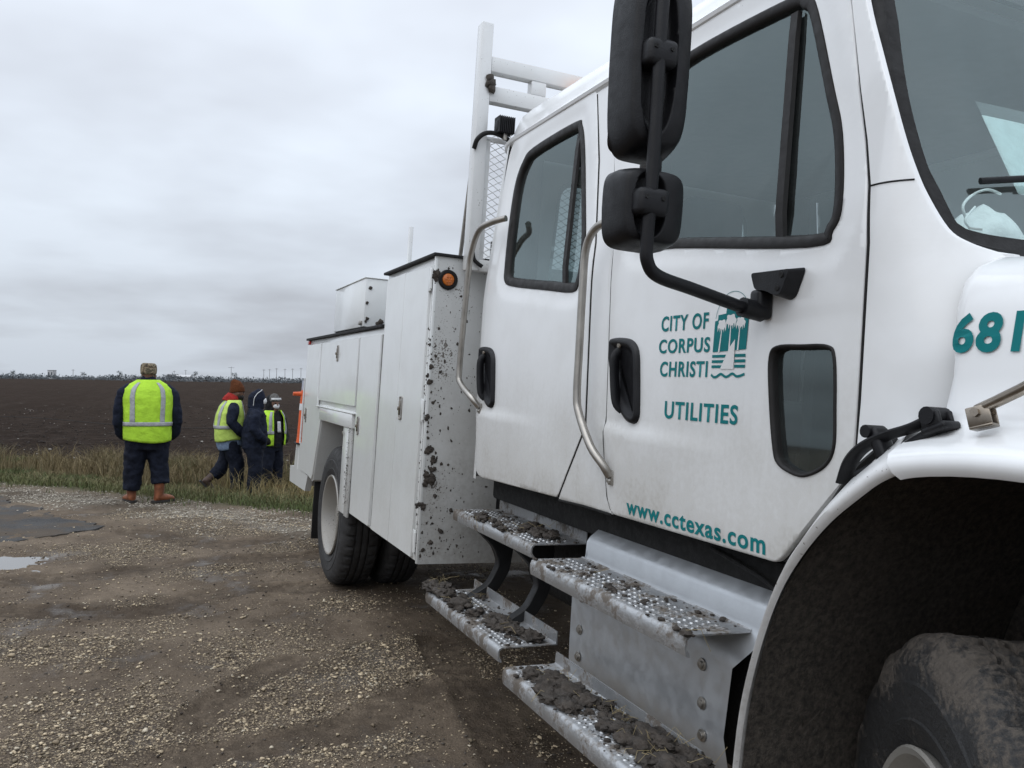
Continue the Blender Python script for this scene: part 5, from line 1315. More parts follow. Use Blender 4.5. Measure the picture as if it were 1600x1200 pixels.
for q_ in range(90):
    z = .62 + .6 * rs.random(); lump(bm, (-4.97 + .09 * rs.random(), BY - .012, z), .002 + .006 * rs.random() ** 3, q_ * .9, (1, .4, 1.1), 1, .4)
ms = finish('mud_spatter', bm, m_mud, sb, smooth=70, recalc=False); ms['kind'] = 'stuff'
bm = bmesh.new()
for y, z, r_ in ((-.09, 1.93, .010), (-.08, 1.95, .012), (-.09, 2.06, .010), (-.085, 2.065, .008), (-.07, 2.17, .014), (.0, 1.92, .016), (.02, 1.935, .02), (.10, 2.2, .016)): lump(bm, (-5.030, y, z), r_, r_ * 900, (.4, 1, 1), 2, .5)
for y, z, r_ in ((-.005, 3.085, .016), (-.0, 3.06, .02), (.005, 3.035, .018)): lump(bm, (-3.115, y + .03, z), r_ * 1.3, r_ * 900, (.7, 1, 1.1), 2, .5)
ms = finish('mud_spatter', bm, m_mud, sb, smooth=70, recalc=False); ms['kind'] = 'stuff'

# ---- headache rack with expanded-metal screen
rk = empty('headache_rack', parent=truck)
m_rack = paint('rack_paint', (.70, .71, .71), 1.8, 2.6, .3, spots=.5)
box('rack_post', (-3.195, -.034, 2.10), (-3.122, .030, 3.372), m_rack, rk, .006); box('rack_post', (-3.195, 2.07, 1.06), (-3.122, 2.134, 3.372), m_rack, rk, .006)
box('rack_bar', (-3.19, .030, 3.128), (-3.126, 2.07, 3.206), m_rack, rk, .006); box('rack_bar', (-3.188, .030, 2.974), (-3.128, 2.07, 3.056), m_rack, rk, .006)
for y0 in (.262, .95, 1.65): box('rack_stub', (-3.186, y0, 3.056), (-3.130, y0 + .085, 3.128), m_rack, rk, .004)
box('rack_bar', (-3.188, .030, 2.10), (-3.128, 2.07, 2.16), m_rack, rk, .005)
box('screen_frame', (-3.165, .032, 2.16), (-3.15, .062, 2.79), m_rack, rk, .003); box('screen_frame', (-3.165, 2.04, 2.16), (-3.15, 2.07, 2.79), m_rack, rk, .003)
box('screen_frame', (-3.165, .032, 2.775), (-3.15, 2.07, 2.80), m_rack, rk, .003)
bm = bmesh.new(); cw, ch = .062, .037
for i in range(int(.63 / ch) + 1):
    for s_ in (-1, 1):
        pts_ = []; z = 2.165 + i * ch
        for j in range(int(1.98 / (cw / 2)) + 1): pts_.append((-3.158 + .003 * (j % 2), .06 + j * cw / 2, z + s_ * (ch / 2 if j % 2 else 0)))
        for a, b_ in zip(pts_, pts_[1:]): add_tube(bm, [a, b_], .0021, 4, False)
sc_ = finish('expanded_mesh', bm, m_rack, rk, smooth=0); sc_['kind'] = 'stuff'
tube('hose', [(-3.12, -.038, 2.715), (-3.10, -.03, 2.76), (-3.09, .01, 2.795), (-3.085, .07, 2.80), (-3.08, .14, 2.775), (-3.07, .20, 2.76)], .012, m_rub, rk, 10, 5)
tube('hose', [(-3.12, -.012, 2.20), (-3.11, .0, 2.15), (-3.10, .04, 2.12)], .010, m_rub, rk, 10, 5)
wlp = empty('work_light', parent=rk)
bm = bmesh.new(); add_box(bm, (-3.10, .058, 2.806), (-3.045, .150, 2.872), .012, 3); finish('light_body', bm, m_plas, wlp)
bm = bmesh.new()
for k in range(9): add_box(bm, (-3.11, .060 + k * .010, 2.80), (-3.035, .0645 + k * .010, 2.885), .001, 1)
g = finish('cooling_fins', bm, m_plas, wlp, smooth=0); g['kind'] = 'stuff'
box('light_stem', (-3.08, .095, 2.77), (-3.06, .115, 2.81), m_steel, wlp)
stl = empty('strobe_light', parent=rk)
bm = bmesh.new(); add_box(bm, (-3.10, .47, 3.085), (-3.03, .66, 3.125), .012, 3); so_ = finish('strobe_lens', bm, None, stl)
sm_, nt, b = newmat('lit_amber'); b.inputs['Base Color'].default_value = (.8, .3, .05, 1); b.inputs['Emission Color'].default_value = (1, .36, .06, 1); b.inputs['Emission Strength'].default_value = .7
so_.data.materials.clear(); so_.data.materials.append(sm_)
tube('stay_rod', [(-4.36, .34, 1.90), (-4.30, .33, 2.30), (-4.10, .30, 2.85), (-4.0, .28, 3.1)], .014, m_steel, rk, 8)
tube('jack_bar', [(-3.20, .17, 2.10), (-3.21, .20, 2.55)], .018, m_dark, rk, 8); tube('jack_bar', [(-3.21, .16, 2.12), (-3.21, .195, 2.6)], .012, m_steel, rk, 8)
box('tool_bag', (-3.22, .12, 2.10), (-3.19, .36, 2.28), m_dark, rk, .01)
box('stake_post', (-5.47, .30, 1.84), (-5.43, .33, 2.72), m_rack, sb, .003)
box('side_screen', (-4.30, .31, 1.86), (-3.23, .32, 2.34), m_body, sb)

# ================================================================== PEOPLE AND LOOSE THINGS
def cloth(name, col, rough=.85, var=.25, bscale=18, bmp=.5):
    mt, nt, b = newmat(name); co = objco(nt)
    n_ = noise(nt, co, bscale, 5, .6); c = mix(nt, ramp(nt, n_, .3, .7), tuple(x * (1 - var) for x in col), tuple(min(1, x * (1 + var)) for x in col))
    nt.links.new(c, b.inputs['Base Color']); b.inputs['Roughness'].default_value = rough; b.inputs['Specular IOR Level'].default_value = .2; b.inputs['Sheen Weight'].default_value = .0
    bump(nt, b, n_, bmp, .03); return mt
c_navy = cloth('navy_cotton', (.0095, .013, .026)); c_pants = cloth('navy_work_trousers', (.008, .0105, .020), bscale=14)
c_black = cloth('black_hoodie', (.013, .013, .014)); c_vest = cloth('hi_vis_mesh', (.40, .66, .045), .7, .10, 12, .6)
c_vest2 = cloth('faded_hi_vis_mesh', (.47, .62, .13), .7, .10, 12, .6); c_tape = cloth('reflective_tape', (.34, .35, .36), .45, .08)
c_shirt = cloth('faded_blue_shirt', (.15, .20, .29)); c_red = cloth('red_hood', (.30, .022, .018)); c_beanie = cloth('rust_knit', (.115, .040, .016), .95, .2, 70, .9)
c_boot = plain('tan_leather', (.19, .063, .026), .6, bmp=.3, bscale=30, var=.3); c_boot2 = plain('brown_leather', (.055, .032, .024), .65, bmp=.3, bscale=30, var=.3); c_sole = plain('boot_sole', (.03, .027, .025), .85)
c_skin = plain('skin', (.17, .092, .062), .55, var=.1); c_hair = plain('dark_hair', (.012, .010, .009), .8, bmp=.6, bscale=90); c_mask = cloth('white_mask', (.66, .66, .67), .9, .06, 30, .2)
c_grey = cloth('grey_knit', (.11, .105, .10), .95, .4, 45, .8); c_pale = cloth('pale_print', (.55, .55, .55), .9, .1)
mt, nt, b = newmat('camouflage_cloth'); co = objco(nt); n_ = noise(nt, co, 22, 3, .5); rr_ = nd(nt, 'ShaderNodeValToRGB'); nt.links.new(n_, rr_.inputs[0]); rr_.color_ramp.interpolation = 'CONSTANT'
for i_, (p_, c_) in enumerate(((0, (.045, .036, .024, 1)), (.42, (.14, .105, .065, 1)), (.50, (.27, .22, .15, 1)), (.57, (.075, .066, .040, 1)), (.66, (.20, .165, .115, 1)))):
    e = rr_.color_ramp.elements[i_] if i_ < 2 else rr_.color_ramp.elements.new(p_); e.position = p_; e.color = c_
nt.links.new(rr_.outputs[0], b.inputs['Base Color']); b.inputs['Roughness'].default_value = .9; c_camo = mt

_wr = bpy.data.textures.new('wrinkles', 'CLOUDS'); _wr.noise_scale = .11; _wr.noise_depth = 2
def fuse(name, parts, mat, parent, voxel=.014, smooth=3, wrinkle=.0):
    """overlapping tapered tubes fused into one continuous surface"""
    bm = bmesh.new()
    for p in parts:
        if p[0] == 'tube': add_tube(bm, p[1], p[2], 14)
        elif p[0] == 'ball':
            rs_ = bmesh.ops.create_icosphere(bm, subdivisions=3, radius=1.0)
            for v in rs_['verts']: v.co = Vector(p[1]) + Vector((v.co.x * p[2][0], v.co.y * p[2][1], v.co.z * p[2][2]))
    o = finish(name, bm, mat, parent, smooth=0)
    m_ = o.modifiers.new('fuse', 'REMESH'); m_.mode = 'VOXEL'; m_.voxel_size = voxel; m_.use_smooth_shade = True
    if smooth:
        m2 = o.modifiers.new('soften', 'SMOOTH'); m2.iterations = smooth; m2.factor = .5
    if wrinkle:
        m3 = o.modifiers.new('wrinkle', 'DISPLACE'); m3.texture = _wr; m3.strength = wrinkle; m3.mid_level = .5; m3.texture_coords = 'LOCAL'
    return o
def torso_fn(secs):
    """secs: (z, cx, cy, rx, ry); returns point on the torso surface for angle th and height z"""
    S = np.array(secs)
    def f(th, z, grow=0.0):
        cx, cy, rx, ry = [float(np.interp(z, S[:, 0], S[:, i])) for i in range(1, 5)]
        c_, s_ = math.cos(th), math.sin(th); n_ = 2.6
        k = (abs(c_) ** n_ + abs(s_) ** n_) ** (-1 / n_)
        w = .010 * mnoise.noise(Vector((c_ * 2.2, s_ * 2.2, z * 5))) + .006 * mnoise.noise(Vector((c_ * 5, s_ * 5, z * 11)))
        return Vector((cx + (rx + grow + w) * c_ * k, cy + (ry + grow + w) * s_ * k, z))
    return f
def shell(name, f, z0, z1, t0, t1, grow, mat, parent, nz=26, nt_=56, thick=.004, hem=None):
    rows = []; full = abs((t1 - t0) - 2 * math.pi) < 1e-3
    for i in range(nz + 1):
        z = z0 + (z1 - z0) * i / nz; row = []
        for j in range(nt_ if full else nt_ + 1):
            th = t0 + (t1 - t0) * j / nt_; zz = z + (hem(th) * (1 - i / nz) if hem else 0)
            row.append(f(th, zz, grow))
        rows.append(row)
    o = loft(name, rows, mat, parent, smooth=80, closed=full)
    md_ = o.modifiers.new('thick', 'SOLIDIFY'); md_.thickness = thick; md_.offset = 1
    return o
def facing(d): return math.atan2(d.y, d.x) - math.pi / 2
def ground_z(x, y): return float(ground_h(np.array([x]), np.array([y]))[0])
def head(zc, y=0.0, x=0.0, turn=0.0):
    """skull, jaw, nose, ears as parts for the continuous body; z of the head's middle"""
    Rz = Matrix.Rotation(turn, 3, 'Z'); o = Vector((x, y, zc)); P_ = lambda a: o + Rz @ Vector(a)
    return [('ball', P_((0, 0, .02)), (.078, .096, .112)), ('ball', P_((0, .035, -.055)), (.055, .058, .065)), ('ball', P_((0, .100, -.015)), (.015, .022, .026)), ('ball', P_((.080, -.005, -.01)), (.012, .022, .034)), ('ball', P_((-.080, -.005, -.01)), (.012, .022, .034)), ('ball', P_((0, .088, .028)), (.055, .018, .014)), ('ball', P_((0, .088, -.060)), (.025, .012, .010))]
def eyes(parent, zc, y, x, turn):
    Rz = Matrix.Rotation(turn, 3, 'Z'); o = Vector((x, y, zc))
    for s_ in (-1, 1):
        bm = bmesh.new(); rs_ = bmesh.ops.create_icosphere(bm, subdivisions=2, radius=.012); p = o + Rz @ Vector((s_ * .032, .086, .008))
        for v in bm.verts: v.co += p
        finish('eye', bm, c_hair, parent)
def boot(parent, toe_dir, ankle, mat, length=.29, pitch=0.0, shaft=.22):
    d = Vector((toe_dir[0], toe_dir[1], 0)).normalized(); a = Vector(ankle)
    Mx = Matrix.Rotation(math.atan2(d.y, d.x) - math.pi / 2, 4, 'Z') @ Matrix.Rotation(pitch, 4, 'X')
    T_ = lambda p: a + (Mx @ Vector(p))
    g = empty('boot', parent=parent)
    fuse('boot_upper', [('tube', [T_((0, -.02, shaft)), T_((0, -.02, .08)), T_((0, -.03, -.03))], [(.066, .066), (.058, .060), (.050, .052)]), ('tube', [T_((0, -.075, -.03)), T_((0, 0, -.02)), T_((0, .09, -.032)), T_((0, .16, -.045)), T_((0, .195, -.055))], [(.035, .04), (.05, .052), (.044, .052), (.034, .050), (.018, .03)])], mat, g, .009, 2)
    bm = bmesh.new(); lp = [(-.042, -.10), (.042, -.10), (.045, .0), (.052, .11), (.04, .185), (0, .21), (-.04, .185), (-.052, .11), (-.045, 0)]
    vv = [bm.verts.new(T_((x_, y_, -.085))) for x_, y_ in lp]; f_ = bm.faces.new(vv); r_ = bmesh.ops.extrude_face_region(bm, geom=[f_])
    for q_ in r_['geom']:
        if isinstance(q_, bmesh.types.BMVert): q_.co += (Mx @ Vector((0, 0, .028)))
    finish('sole', bm, c_sole, g)
    return g

# ---- 1: broad man in a yellow-green vest and camouflage hat, seen from behind
gp = Vector((-11.67, -1.40, 0)); gp.z = ground_z(gp.x, gp.y) 
p1 = empty('person', gp, (0, 0, facing(Vector((-1, .02, 0)))))
tag(p1, 'broad person in camouflage hat and bright yellow-green vest, back turned, hands in pockets', 'person', 'road crew standing by the field')
fuse('body', head(1.60, .0, 0, R(-14)) + [('tube', [(0, 0, .80), (0, -.01, 1.05), (0, -.01, 1.30), (0, -.01, 1.45), (0, 0, 1.56)], [(.20, .15), (.22, .16), (.22, .14), (.16, .10), (.06, .06)])] +
     [('tube', [(s_ * .21, -.01, 1.42), (s_ * .325, -.04, 1.14), (s_ * .29, .09, .90), (s_ * .24, .13, .84)], [.06, .05, .04, .045]) for s_ in (-1, 1)] +
     [('tube', [(.12, 0, .85), (.15, .02, .48), (.155, -.02, .10)], [.10, .075, .05]), ('tube', [(-.12, 0, .85), (-.17, .06, .48), (-.19, .08, .10)], [.10, .075, .05])], c_skin, p1, .016, 3)
eyes(p1, 1.60, 0, 0, R(-14))
fuse('trousers', [('tube', [(0, 0, .92), (0, 0, .80), (0, 0, .66)], [(.25, .19), (.255, .20), (.21, .17)]), ('tube', [(.12, 0, .80), (.135, .01, .50), (.148, .0, .32), (.155, -.015, .235)], [(.15, .16), (.122, .13), (.108, .115), (.112, .115)]), ('tube', [(-.12, 0, .80), (-.145, .03, .50), (-.17, .06, .26), (-.18, .07, .16)], [(.15, .16), (.122, .13), (.108, .115), (.105, .11)])], c_pants, p1, .014, 3, .045)
S1 = [(.72, 0, .0, .255, .20), (.80, 0, .0, .265, .205), (.95, 0, .0, .268, .21), (1.15, 0, -.01, .278, .20), (1.32, 0, -.02, .285, .175), (1.42, 0, -.02, .265, .145), (1.48, 0, -.015, .20, .115), (1.53, 0, -.01, .12, .085), (1.56, 0, -.01, .085, .075)]
f1 = torso_fn(S1)
fuse('jacket', [('tube', [(0, 0, .74), (0, 0, .95), (0, -.01, 1.15), (0, -.02, 1.32), (0, -.02, 1.44), (0, -.01, 1.52), (0, 0, 1.58)], [(.255, .19), (.27, .20), (.265, .19), (.25, .165), (.20, .12), (.10, .085), (.085, .08)])] +
     [('tube', [(s_ * .19, -.02, 1.43), (s_ * .285, -.03, 1.36), (s_ * .330, -.04, 1.15), (s_ * .340, -.02, 1.02), (s_ * .31, .07, .87), (s_ * .26, .14, .80)], [.075, .078, .070, .070, .068, .055]) for s_ in (-1, 1)], c_navy, p1, .014, 3, .035)
v1 = shell('vest', f1, .775, 1.535, 0, 2 * math.pi, .012, c_vest, p1, hem=lambda th: .02 * math.sin(th * 2 + 1))
shell('tape_band', f1, .965, 1.015, 0, 2 * math.pi, .020, c_tape, v1, 3, 60)
for t_ in (R(-90 - 33), R(-90 + 33)): shell('tape_strap', f1, 1.0, 1.50, t_ - R(5.5), t_ + R(5.5), .019, c_tape, v1, 16, 4)
hat = fuse('hat', [('tube', [(0, 0, 1.605), (0, 0, 1.66), (0, -.005, 1.72), (0, -.005, 1.745)], [(.097, .112), (.098, .113), (.092, .105), (.07, .08)]), ('tube', [(.03, .09, 1.64), (.05, .17, 1.63)], [(.01, .07), (.008, .05)])], c_camo, p1, .009, 2, .012)
fuse('neck_gaiter', [('tube', [(0, .01, 1.50), (0, .01, 1.57), (.02, .02, 1.62)], [(.10, .10), (.085, .092), (.088, .10)])], c_camo, p1, .010, 2, .01)
boot(p1, (.75, .55), (.158, -.02, .085), c_boot, .29, 0, .24); boot(p1, (-.35, .9), (-.185, .085, .085), c_boot, .29, 0, .18)

# ---- 2: striding man with a rust beanie
gp = Vector((-13.50, -.27, 0)); gp.z = ground_z(gp.x, gp.y)
p2 = empty('person', gp, (0, 0, facing(R0 * .86 + F0 * .5)))
tag(p2, 'person in rust knit hat, red hood and faded yellow vest, one leg trailing behind', 'person', 'road crew standing by the field')
fuse('body', head(1.53, .10, 0, R(6)) + [('tube', [(0, 0, .85), (0, .0, 1.05), (0, .01, 1.28), (0, .03, 1.40), (0, .07, 1.50)], [(.16, .13), (.17, .14), (.17, .13), (.13, .10), (.06, .06)])] +
     [('tube', [(s_ * .19, .02, 1.36), (s_ * .26, -.04, 1.10), (s_ * .20, .20, .95), (s_ * .17, .24, .92)], [.055, .046, .04, .042]) for s_ in (-1, 1)] +
     [('tube', [(.09, 0, .85), (.11, .10, .48), (.10, .10, .08)], [.09, .07, .045]), ('tube', [(-.09, 0, .85), (-.11, -.0, .52), (-.12, -.28, .22)], [.09, .07, .045])], c_skin, p2, .015, 3)
eyes(p2, 1.53, .10, 0, R(6))
fuse('beard', [('ball', (0, .15, 1.465), (.062, .06, .06)), ('ball', (0, .11, 1.47), (.082, .06, .06))], c_hair, p2, .010, 2, .01)
fuse('trousers', [('tube', [(0, 0, .92), (0, 0, .80), (0, 0, .70)], [(.20, .175), (.205, .18), (.17, .15)]), ('tube', [(.09, .0, .80), (.11, .09, .48), (.11, .10, .22), (.105, .09, .08)], [(.13, .14), (.11, .115), (.10, .10), (.10, .10)]), ('tube', [(-.09, .0, .80), (-.11, -.0, .54), (-.115, -.11, .36), (-.12, -.20, .28)], [(.13, .14), (.115, .12), (.095, .10), (.085, .09)])], c_pants, p2, .013, 3, .04)
S2 = [(.70, 0, 0, .20, .175), (.85, 0, .0, .215, .19), (1.05, 0, .0, .225, .20), (1.22, 0, .01, .22, .18), (1.33, 0, .02, .20, .145), (1.40, 0, .04, .15, .11), (1.45, 0, .05, .095, .085)]
f2 = torso_fn(S2)
shell('shirt', f2, .74, 1.0, 0, 2 * math.pi, -.004, c_shirt, p2, 12, 44, hem=lambda th: -.03 + .03 * math.sin(th * 2))
fuse('jacket', [('tube', [(0, 0, .84), (0, 0, 1.05), (0, .01, 1.22), (0, .02, 1.33), (0, .04, 1.42)], [(.185, .16), (.20, .18), (.195, .16), (.17, .125), (.10, .085)])] +
     [('tube', [(s_ * .17, .02, 1.345), (s_ * .25, .0, 1.26), (s_ * .275, -.03, 1.10), (s_ * .26, .06, 1.00), (s_ * .23, .17, .93), (s_ * .17, .23, .90)], [.08, .088, .08, .076, .07, .06]) for s_ in (-1, 1)], c_navy, p2, .013, 3, .035)
v2 = shell('vest', f2, .82, 1.425, 0, 2 * math.pi, .011, c_vest2, p2, hem=lambda th: .02 * math.sin(th * 2 + 1) + (.10 if math.sin(th) > .6 else 0))
shell('tape_band', f2, 1.00, 1.05, R(150), R(395), .019, c_tape, v2, 3, 50)
for t_ in (R(-90 - 32), R(-90 + 32), R(90 - 34), R(90 + 34)): shell('tape_strap', f2, 1.03, 1.41, t_ - R(7), t_ + R(7), .018, c_tape, v2, 14, 4)
fuse('hood', [('tube', [(0, .0, 1.38), (0, .03, 1.44), (0, .06, 1.50)], [(.13, .12), (.115, .115), (.09, .095)])], c_red, p2, .010, 2, .02)
fuse('beanie', [('tube', [(0, .105, 1.545), (0, .10, 1.60), (0, .08, 1.66), (0, .05, 1.70), (0, .03, 1.72)], [(.098, .115), (.098, .113), (.082, .09), (.05, .055), (.025, .03)])], c_beanie, p2, .009, 2, .012)
boot(p2, (.1, 1), (.105, .10, .085), c_boot2, .29, 0, .10); boot(p2, (0, 1), (-.12, -.27, .20), c_boot2, .29, R(-46), .17)

# ---- 3: hooded man, navy, white mask
gp = Vector((-13.21, .06, 0)); gp.z = ground_z(gp.x, gp.y)
p3 = empty('person', gp, (0, 0, facing(R0 * .96 + F0 * .28)))
tag(p3, 'person all in navy with the piped hood up and a white face mask', 'person', 'road crew standing by the field')
fuse('body', head(1.44, .05, 0, 0) + [('tube', [(0, 0, .80), (0, .0, 1.0), (0, .01, 1.2), (0, .02, 1.31), (0, .04, 1.40)], [(.15, .12), (.16, .13), (.16, .12), (.12, .095), (.055, .055)])] +
     [('tube', [(s_ * .18, .02, 1.27), (s_ * .24, -.02, 1.03), (s_ * .19, .07, .93), (s_ * .15, .10, .90)], [.05, .045, .036, .034]) for s_ in (-1, 1)] + [('tube', [(s_ * .09, 0, .80), (s_ * .10, .03, .45), (s_ * .10, .0, .08)], [.085, .065, .045]) for s_ in (-1, 1)], c_skin, p3, .015, 3)
eyes(p3, 1.44, .05, 0, 0)
fuse('trousers', [('tube', [(0, 0, .88), (0, 0, .76), (0, 0, .66)], [(.185, .16), (.19, .165), (.16, .14)])] + [('tube', [(s_ * .085, 0, .76), (s_ * .10, .02, .45), (s_ * .10, .0, .20), (s_ * .10, -.01, .07)], [(.12, .13), (.10, .105), (.095, .095), (.095, .095)]) for s_ in (-1, 1)], c_pants, p3, .013, 3, .035)
fuse('jacket', [('tube', [(0, 0, .72), (0, 0, .90), (0, .01, 1.10), (0, .02, 1.24), (0, .02, 1.34), (0, .04, 1.40)], [(.20, .175), (.215, .19), (.21, .17), (.18, .135), (.11, .10), (.09, .09)])] +
     [('tube', [(s_ * .16, .02, 1.26), (s_ * .24, .0, 1.18), (s_ * .26, -.01, 1.02), (s_ * .24, .08, .92), (s_ * .17, .13, .86), (s_ * .12, .13, .83)], [.08, .085, .08, .075, .065, .055]) for s_ in (-1, 1)], c_navy, p3, .013, 3, .03)
hd = fuse('hood', [('tube', [(0, .015, 1.32), (0, .02, 1.40), (0, .03, 1.48), (0, .02, 1.55), (0, .0, 1.585)], [(.115, .12), (.108, .125), (.108, .13), (.088, .105), (.05, .06)])], c_navy, p3, .010, 2, .012)
tube('hood_piping', [(.105, -.02, 1.36), (.118, -.01, 1.46), (.102, .03, 1.535), (.07, .08, 1.575), (.0, .10, 1.595), (-.07, .08, 1.575), (-.102, .03, 1.535), (-.118, -.01, 1.46)], .006, c_pale, p3, 6, 5)
fuse('face_mask', [('tube', [(0, .10, 1.43), (0, .14, 1.415), (0, .165, 1.405)], [(.072, .072), (.058, .058), (.022, .024)])], c_mask, p3, .008, 2)
boot(p3, (.2, 1), (.10, .0, .085), c_boot2, .28, 0, .08); boot(p3, (-.1, 1), (-.10, .0, .085), c_boot2, .28, 0, .08)

# ---- 4: man in an open vest over a black hoodie, mask and grey hat
gp = Vector((-14.80, .52, 0)); gp.z = ground_z(gp.x, gp.y)
p4 = empty('person', gp, (0, 0, facing(R0 * .83 - F0 * .55)))
tag(p4, 'person with open vest over black hoodie, white mask and grey patterned hat, nearest the truck', 'person', 'road crew standing by the field')
fuse('body', head(1.47, .04, 0, R(-6)) + [('tube', [(0, 0, .82), (0, .0, 1.02), (0, .01, 1.22), (0, .02, 1.33), (0, .03, 1.43)], [(.15, .12), (.16, .13), (.16, .12), (.12, .095), (.055, .055)])] +
     [('tube', [(s_ * .18, .01, 1.29), (s_ * .25, -.03, 1.05), (s_ * .20, .06, .92), (s_ * .16, .09, .88)], [.05, .045, .036, .034]) for s_ in (-1, 1)] + [('tube', [(s_ * .09, 0, .82), (s_ * .11, .03, .45), (s_ * .11, .0, .08)], [.085, .065, .045]) for s_ in (-1, 1)], c_skin, p4, .015, 3)
eyes(p4, 1.47, .04, 0, R(-6))
fuse('trousers', [('tube', [(0, 0, .90), (0, 0, .78), (0, 0, .68)], [(.185, .16), (.19, .165), (.16, .14)])] + [('tube', [(s_ * .085, 0, .78), (s_ * .105, .02, .45), (s_ * .11, .0, .20), (s_ * .11, -.01, .10)], [(.12, .13), (.10, .105), (.095, .095), (.09, .09)]) for s_ in (-1, 1)], c_pants, p4, .013, 3, .035)
S4 = [(.70, 0, 0, .20, .17), (.90, 0, .0, .21, .18), (1.12, 0, .01, .205, .165), (1.26, 0, .02, .185, .13), (1.34, 0, .02, .13, .10), (1.40, 0, .03, .085, .08)]
f4 = torso_fn(S4)
fuse('hoodie', [('tube', [(0, 0, .74), (0, 0, .90), (0, .01, 1.12), (0, .02, 1.26), (0, .02, 1.36), (0, .03, 1.42)], [(.19, .16), (.20, .17), (.195, .155), (.17, .12), (.10, .09), (.085, .085)])] +
     [('tube', [(s_ * .16, .01, 1.28), (s_ * .24, -.01, 1.19), (s_ * .265, -.03, 1.04), (s_ * .25, .05, .92), (s_ * .18, .11, .85), (s_ * .13, .11, .82)], [.075, .08, .076, .07, .062, .055]) for s_ in (-1, 1)], c_black, p4, .013, 3, .03)
v4 = shell('vest', f4, .78, 1.36, R(118), R(422), .012, c_vest, p4, 22, 60)
shell('tape_band', f4, .97, 1.02, R(118), R(422), .019, c_tape, v4, 3, 50); shell('tape_strap', f4, .99, 1.34, R(126), R(140), .019, c_tape, v4, 12, 4); shell('tape_strap', f4, .99, 1.34, R(40), R(54), .019, c_tape, v4, 12, 4)
shell('chest_print', f4, 1.0, 1.18, R(80), R(100), .004, c_pale, p4, 6, 6)
fuse('hood', [('tube', [(0, -.02, 1.34), (0, -.02, 1.42), (0, -.015, 1.52), (0, -.02, 1.59), (0, -.02, 1.62)], [(.11, .11), (.112, .115), (.108, .115), (.08, .09), (.04, .05)])], c_black, p4, .010, 2, .012)
hb = fuse('beanie', [('tube', [(0, .045, 1.51), (0, .045, 1.56), (0, .03, 1.61), (0, .02, 1.635)], [(.09, .105), (.088, .10), (.065, .075), (.03, .035)])], c_grey, p4, .009, 2)
shell('hat_stripe', torso_fn([(1.53, 0, .045, .092, .106), (1.575, 0, .042, .086, .098)]), 1.535, 1.57, R(20), R(160), .004, c_pale, p4, 3, 20)
fuse('face_mask', [('tube', [(.0, .09, 1.435), (.004, .125, 1.42), (.006, .145, 1.41)], [(.062, .060), (.048, .048), (.016, .018)])], c_mask, p4, .008, 2)
boot(p4, (.2, 1), (.11, .0, .085), c_boot, .28, 0, .10); boot(p4, (-.2, 1), (-.11, .0, .085), c_boot, .28, 0, .10)

# ---- delineator post carried at the truck's tail
def tl(p): return truck_M @ Vector(p)
truck_M = Matrix.Translation((-1, 0, 0)) @ Matrix.Rotation(R(.53), 4, 'Y') @ Matrix.Rotation(R(-2.75), 4, 'X')
m_or = plain('orange_plastic', (.62, .10, .022), .5, var=.12); m_refl = plain('white_collar', (.62, .63, .64), .4); m_silv = plain('grey_cap', (.34, .36, .42), .4)
cn = empty('traffic_delineator', tl((-7.10, -.130, .905)), (R(-2.75), R(.53), 0)); tag(cn, 'orange traffic delineator with a white collar standing on the truck tail', 'traffic cone')
bm = bmesh.new(); lathe(bm, [(.055, 0), (.05, .05), (.043, .33), (.041, .47), (.036, .485), (.001, .487)], 20, (0, 0, 0), (0, 0, 1)); finish('tube_body', bm, m_or, cn)
bm = bmesh.new(); lathe(bm, [(.0465, .30), (.045, .36), (.043, .361)], 20, (0, 0, 0), (0, 0, 1)); finish('reflective_collar', bm, m_refl, cn)
bm = bmesh.new(); add_tube(bm, [(0, .03, .452), (0, -.11, .448)], [.026, .017], 12); finish('handle', bm, m_or, cn)
bm = bmesh.new(); lathe(bm, [(.036, .485), (.034, .56), (.030, .575), (.001, .577)], 16, (0, 0, 0), (0, 0, 1)); finish('cap', bm, m_silv, cn)
box('post_base', (-.09, -.06, -.015), (.09, .07, .0), m_dark, cn)
tube('stake_rod', [(-7.05, BY + .01, .66), (-7.05, BY + .02, 1.50)], .008, m_rack, sb, 8)
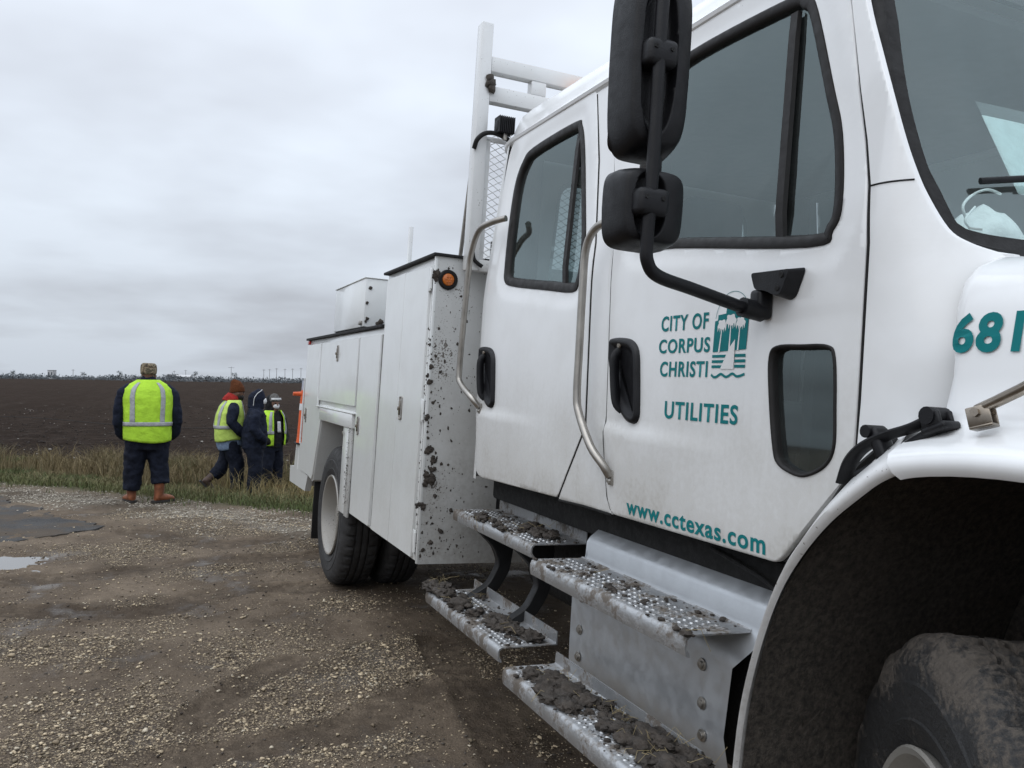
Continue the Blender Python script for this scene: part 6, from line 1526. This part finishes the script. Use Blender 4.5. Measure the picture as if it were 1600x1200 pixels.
# ---- things lying on the dashboard behind the glass
c_n95 = cloth('mask_fibre', (.80, .84, .83), .9, .05, 40, .2)
mp = tl((-.43, .300, 1.897)); mk_ = empty('respirator_mask', mp, (R(-2.75), R(.53), R(-12))); tag(mk_, 'white folded respirator mask lying on the dashboard inside the windshield', 'mask')
rows = []
for i in range(15):
    t = i / 14; w = .082 * math.sin(math.pi * (.08 + .84 * t)) ** .6; h = .105 * math.sin(math.pi * (.06 + .80 * t)) ** .75
    rows.append([(.028 * math.sin(math.pi * k / 12) * math.sin(math.pi * t) + .055 * (1 - k / 12) - .03, (t - .5) * .205, h * (k / 12) ** .9 * (1 - .06 * math.cos(6 * math.pi * t))) for k in range(13)])
o_ = loft('mask_cup', rows, c_n95, mk_, smooth=70); q_ = o_.modifiers.new('t', 'SOLIDIFY'); q_.thickness = .004
tube('mask_strap', [(.02, -.085, .06), (.028, -.10, .085), (.02, -.07, .115), (.005, -.02, .135), (.0, .02, .13)], .0032, c_n95, mk_, 6, 5)
tube('mask_strap', [(.03, -.07, .085), (.045, -.105, .05), (.04, -.09, .035)], .003, c_n95, mk_, 6, 5)
box('nose_clip', (.03, -.085, .032), (.034, -.05, .037), m_steel, mk_, .001)
bp2 = tl((-.475, .385, 2.13)); pb = empty('paper_bag', bp2, (R(-2.75), R(-20), 0)); tag(pb, 'clear plastic sleeve of white paper propped against the windshield', 'paper')
rows = [[(.004 * math.sin(9 * y_) - .10 * z_, y_ - .03 * z_, z_) for y_ in np.linspace(0, .3, 14)] for z_ in np.linspace(-.10, .14, 10)]
o_ = loft('sheet', rows, c_n95, pb, smooth=70); q_ = o_.modifiers.new('t', 'SOLIDIFY'); q_.thickness = .002
mt = glass('clear_film', (.85, .92, .92), 1.5, .15)
rows = [[(.008 + .004 * math.sin(9 * y_) - .10 * z_, y_ - .03 * z_, z_) for y_ in np.linspace(-.015, .31, 14)] for z_ in np.linspace(-.11, .175, 10)]
loft('plastic_sleeve', rows, mt, pb, smooth=70)
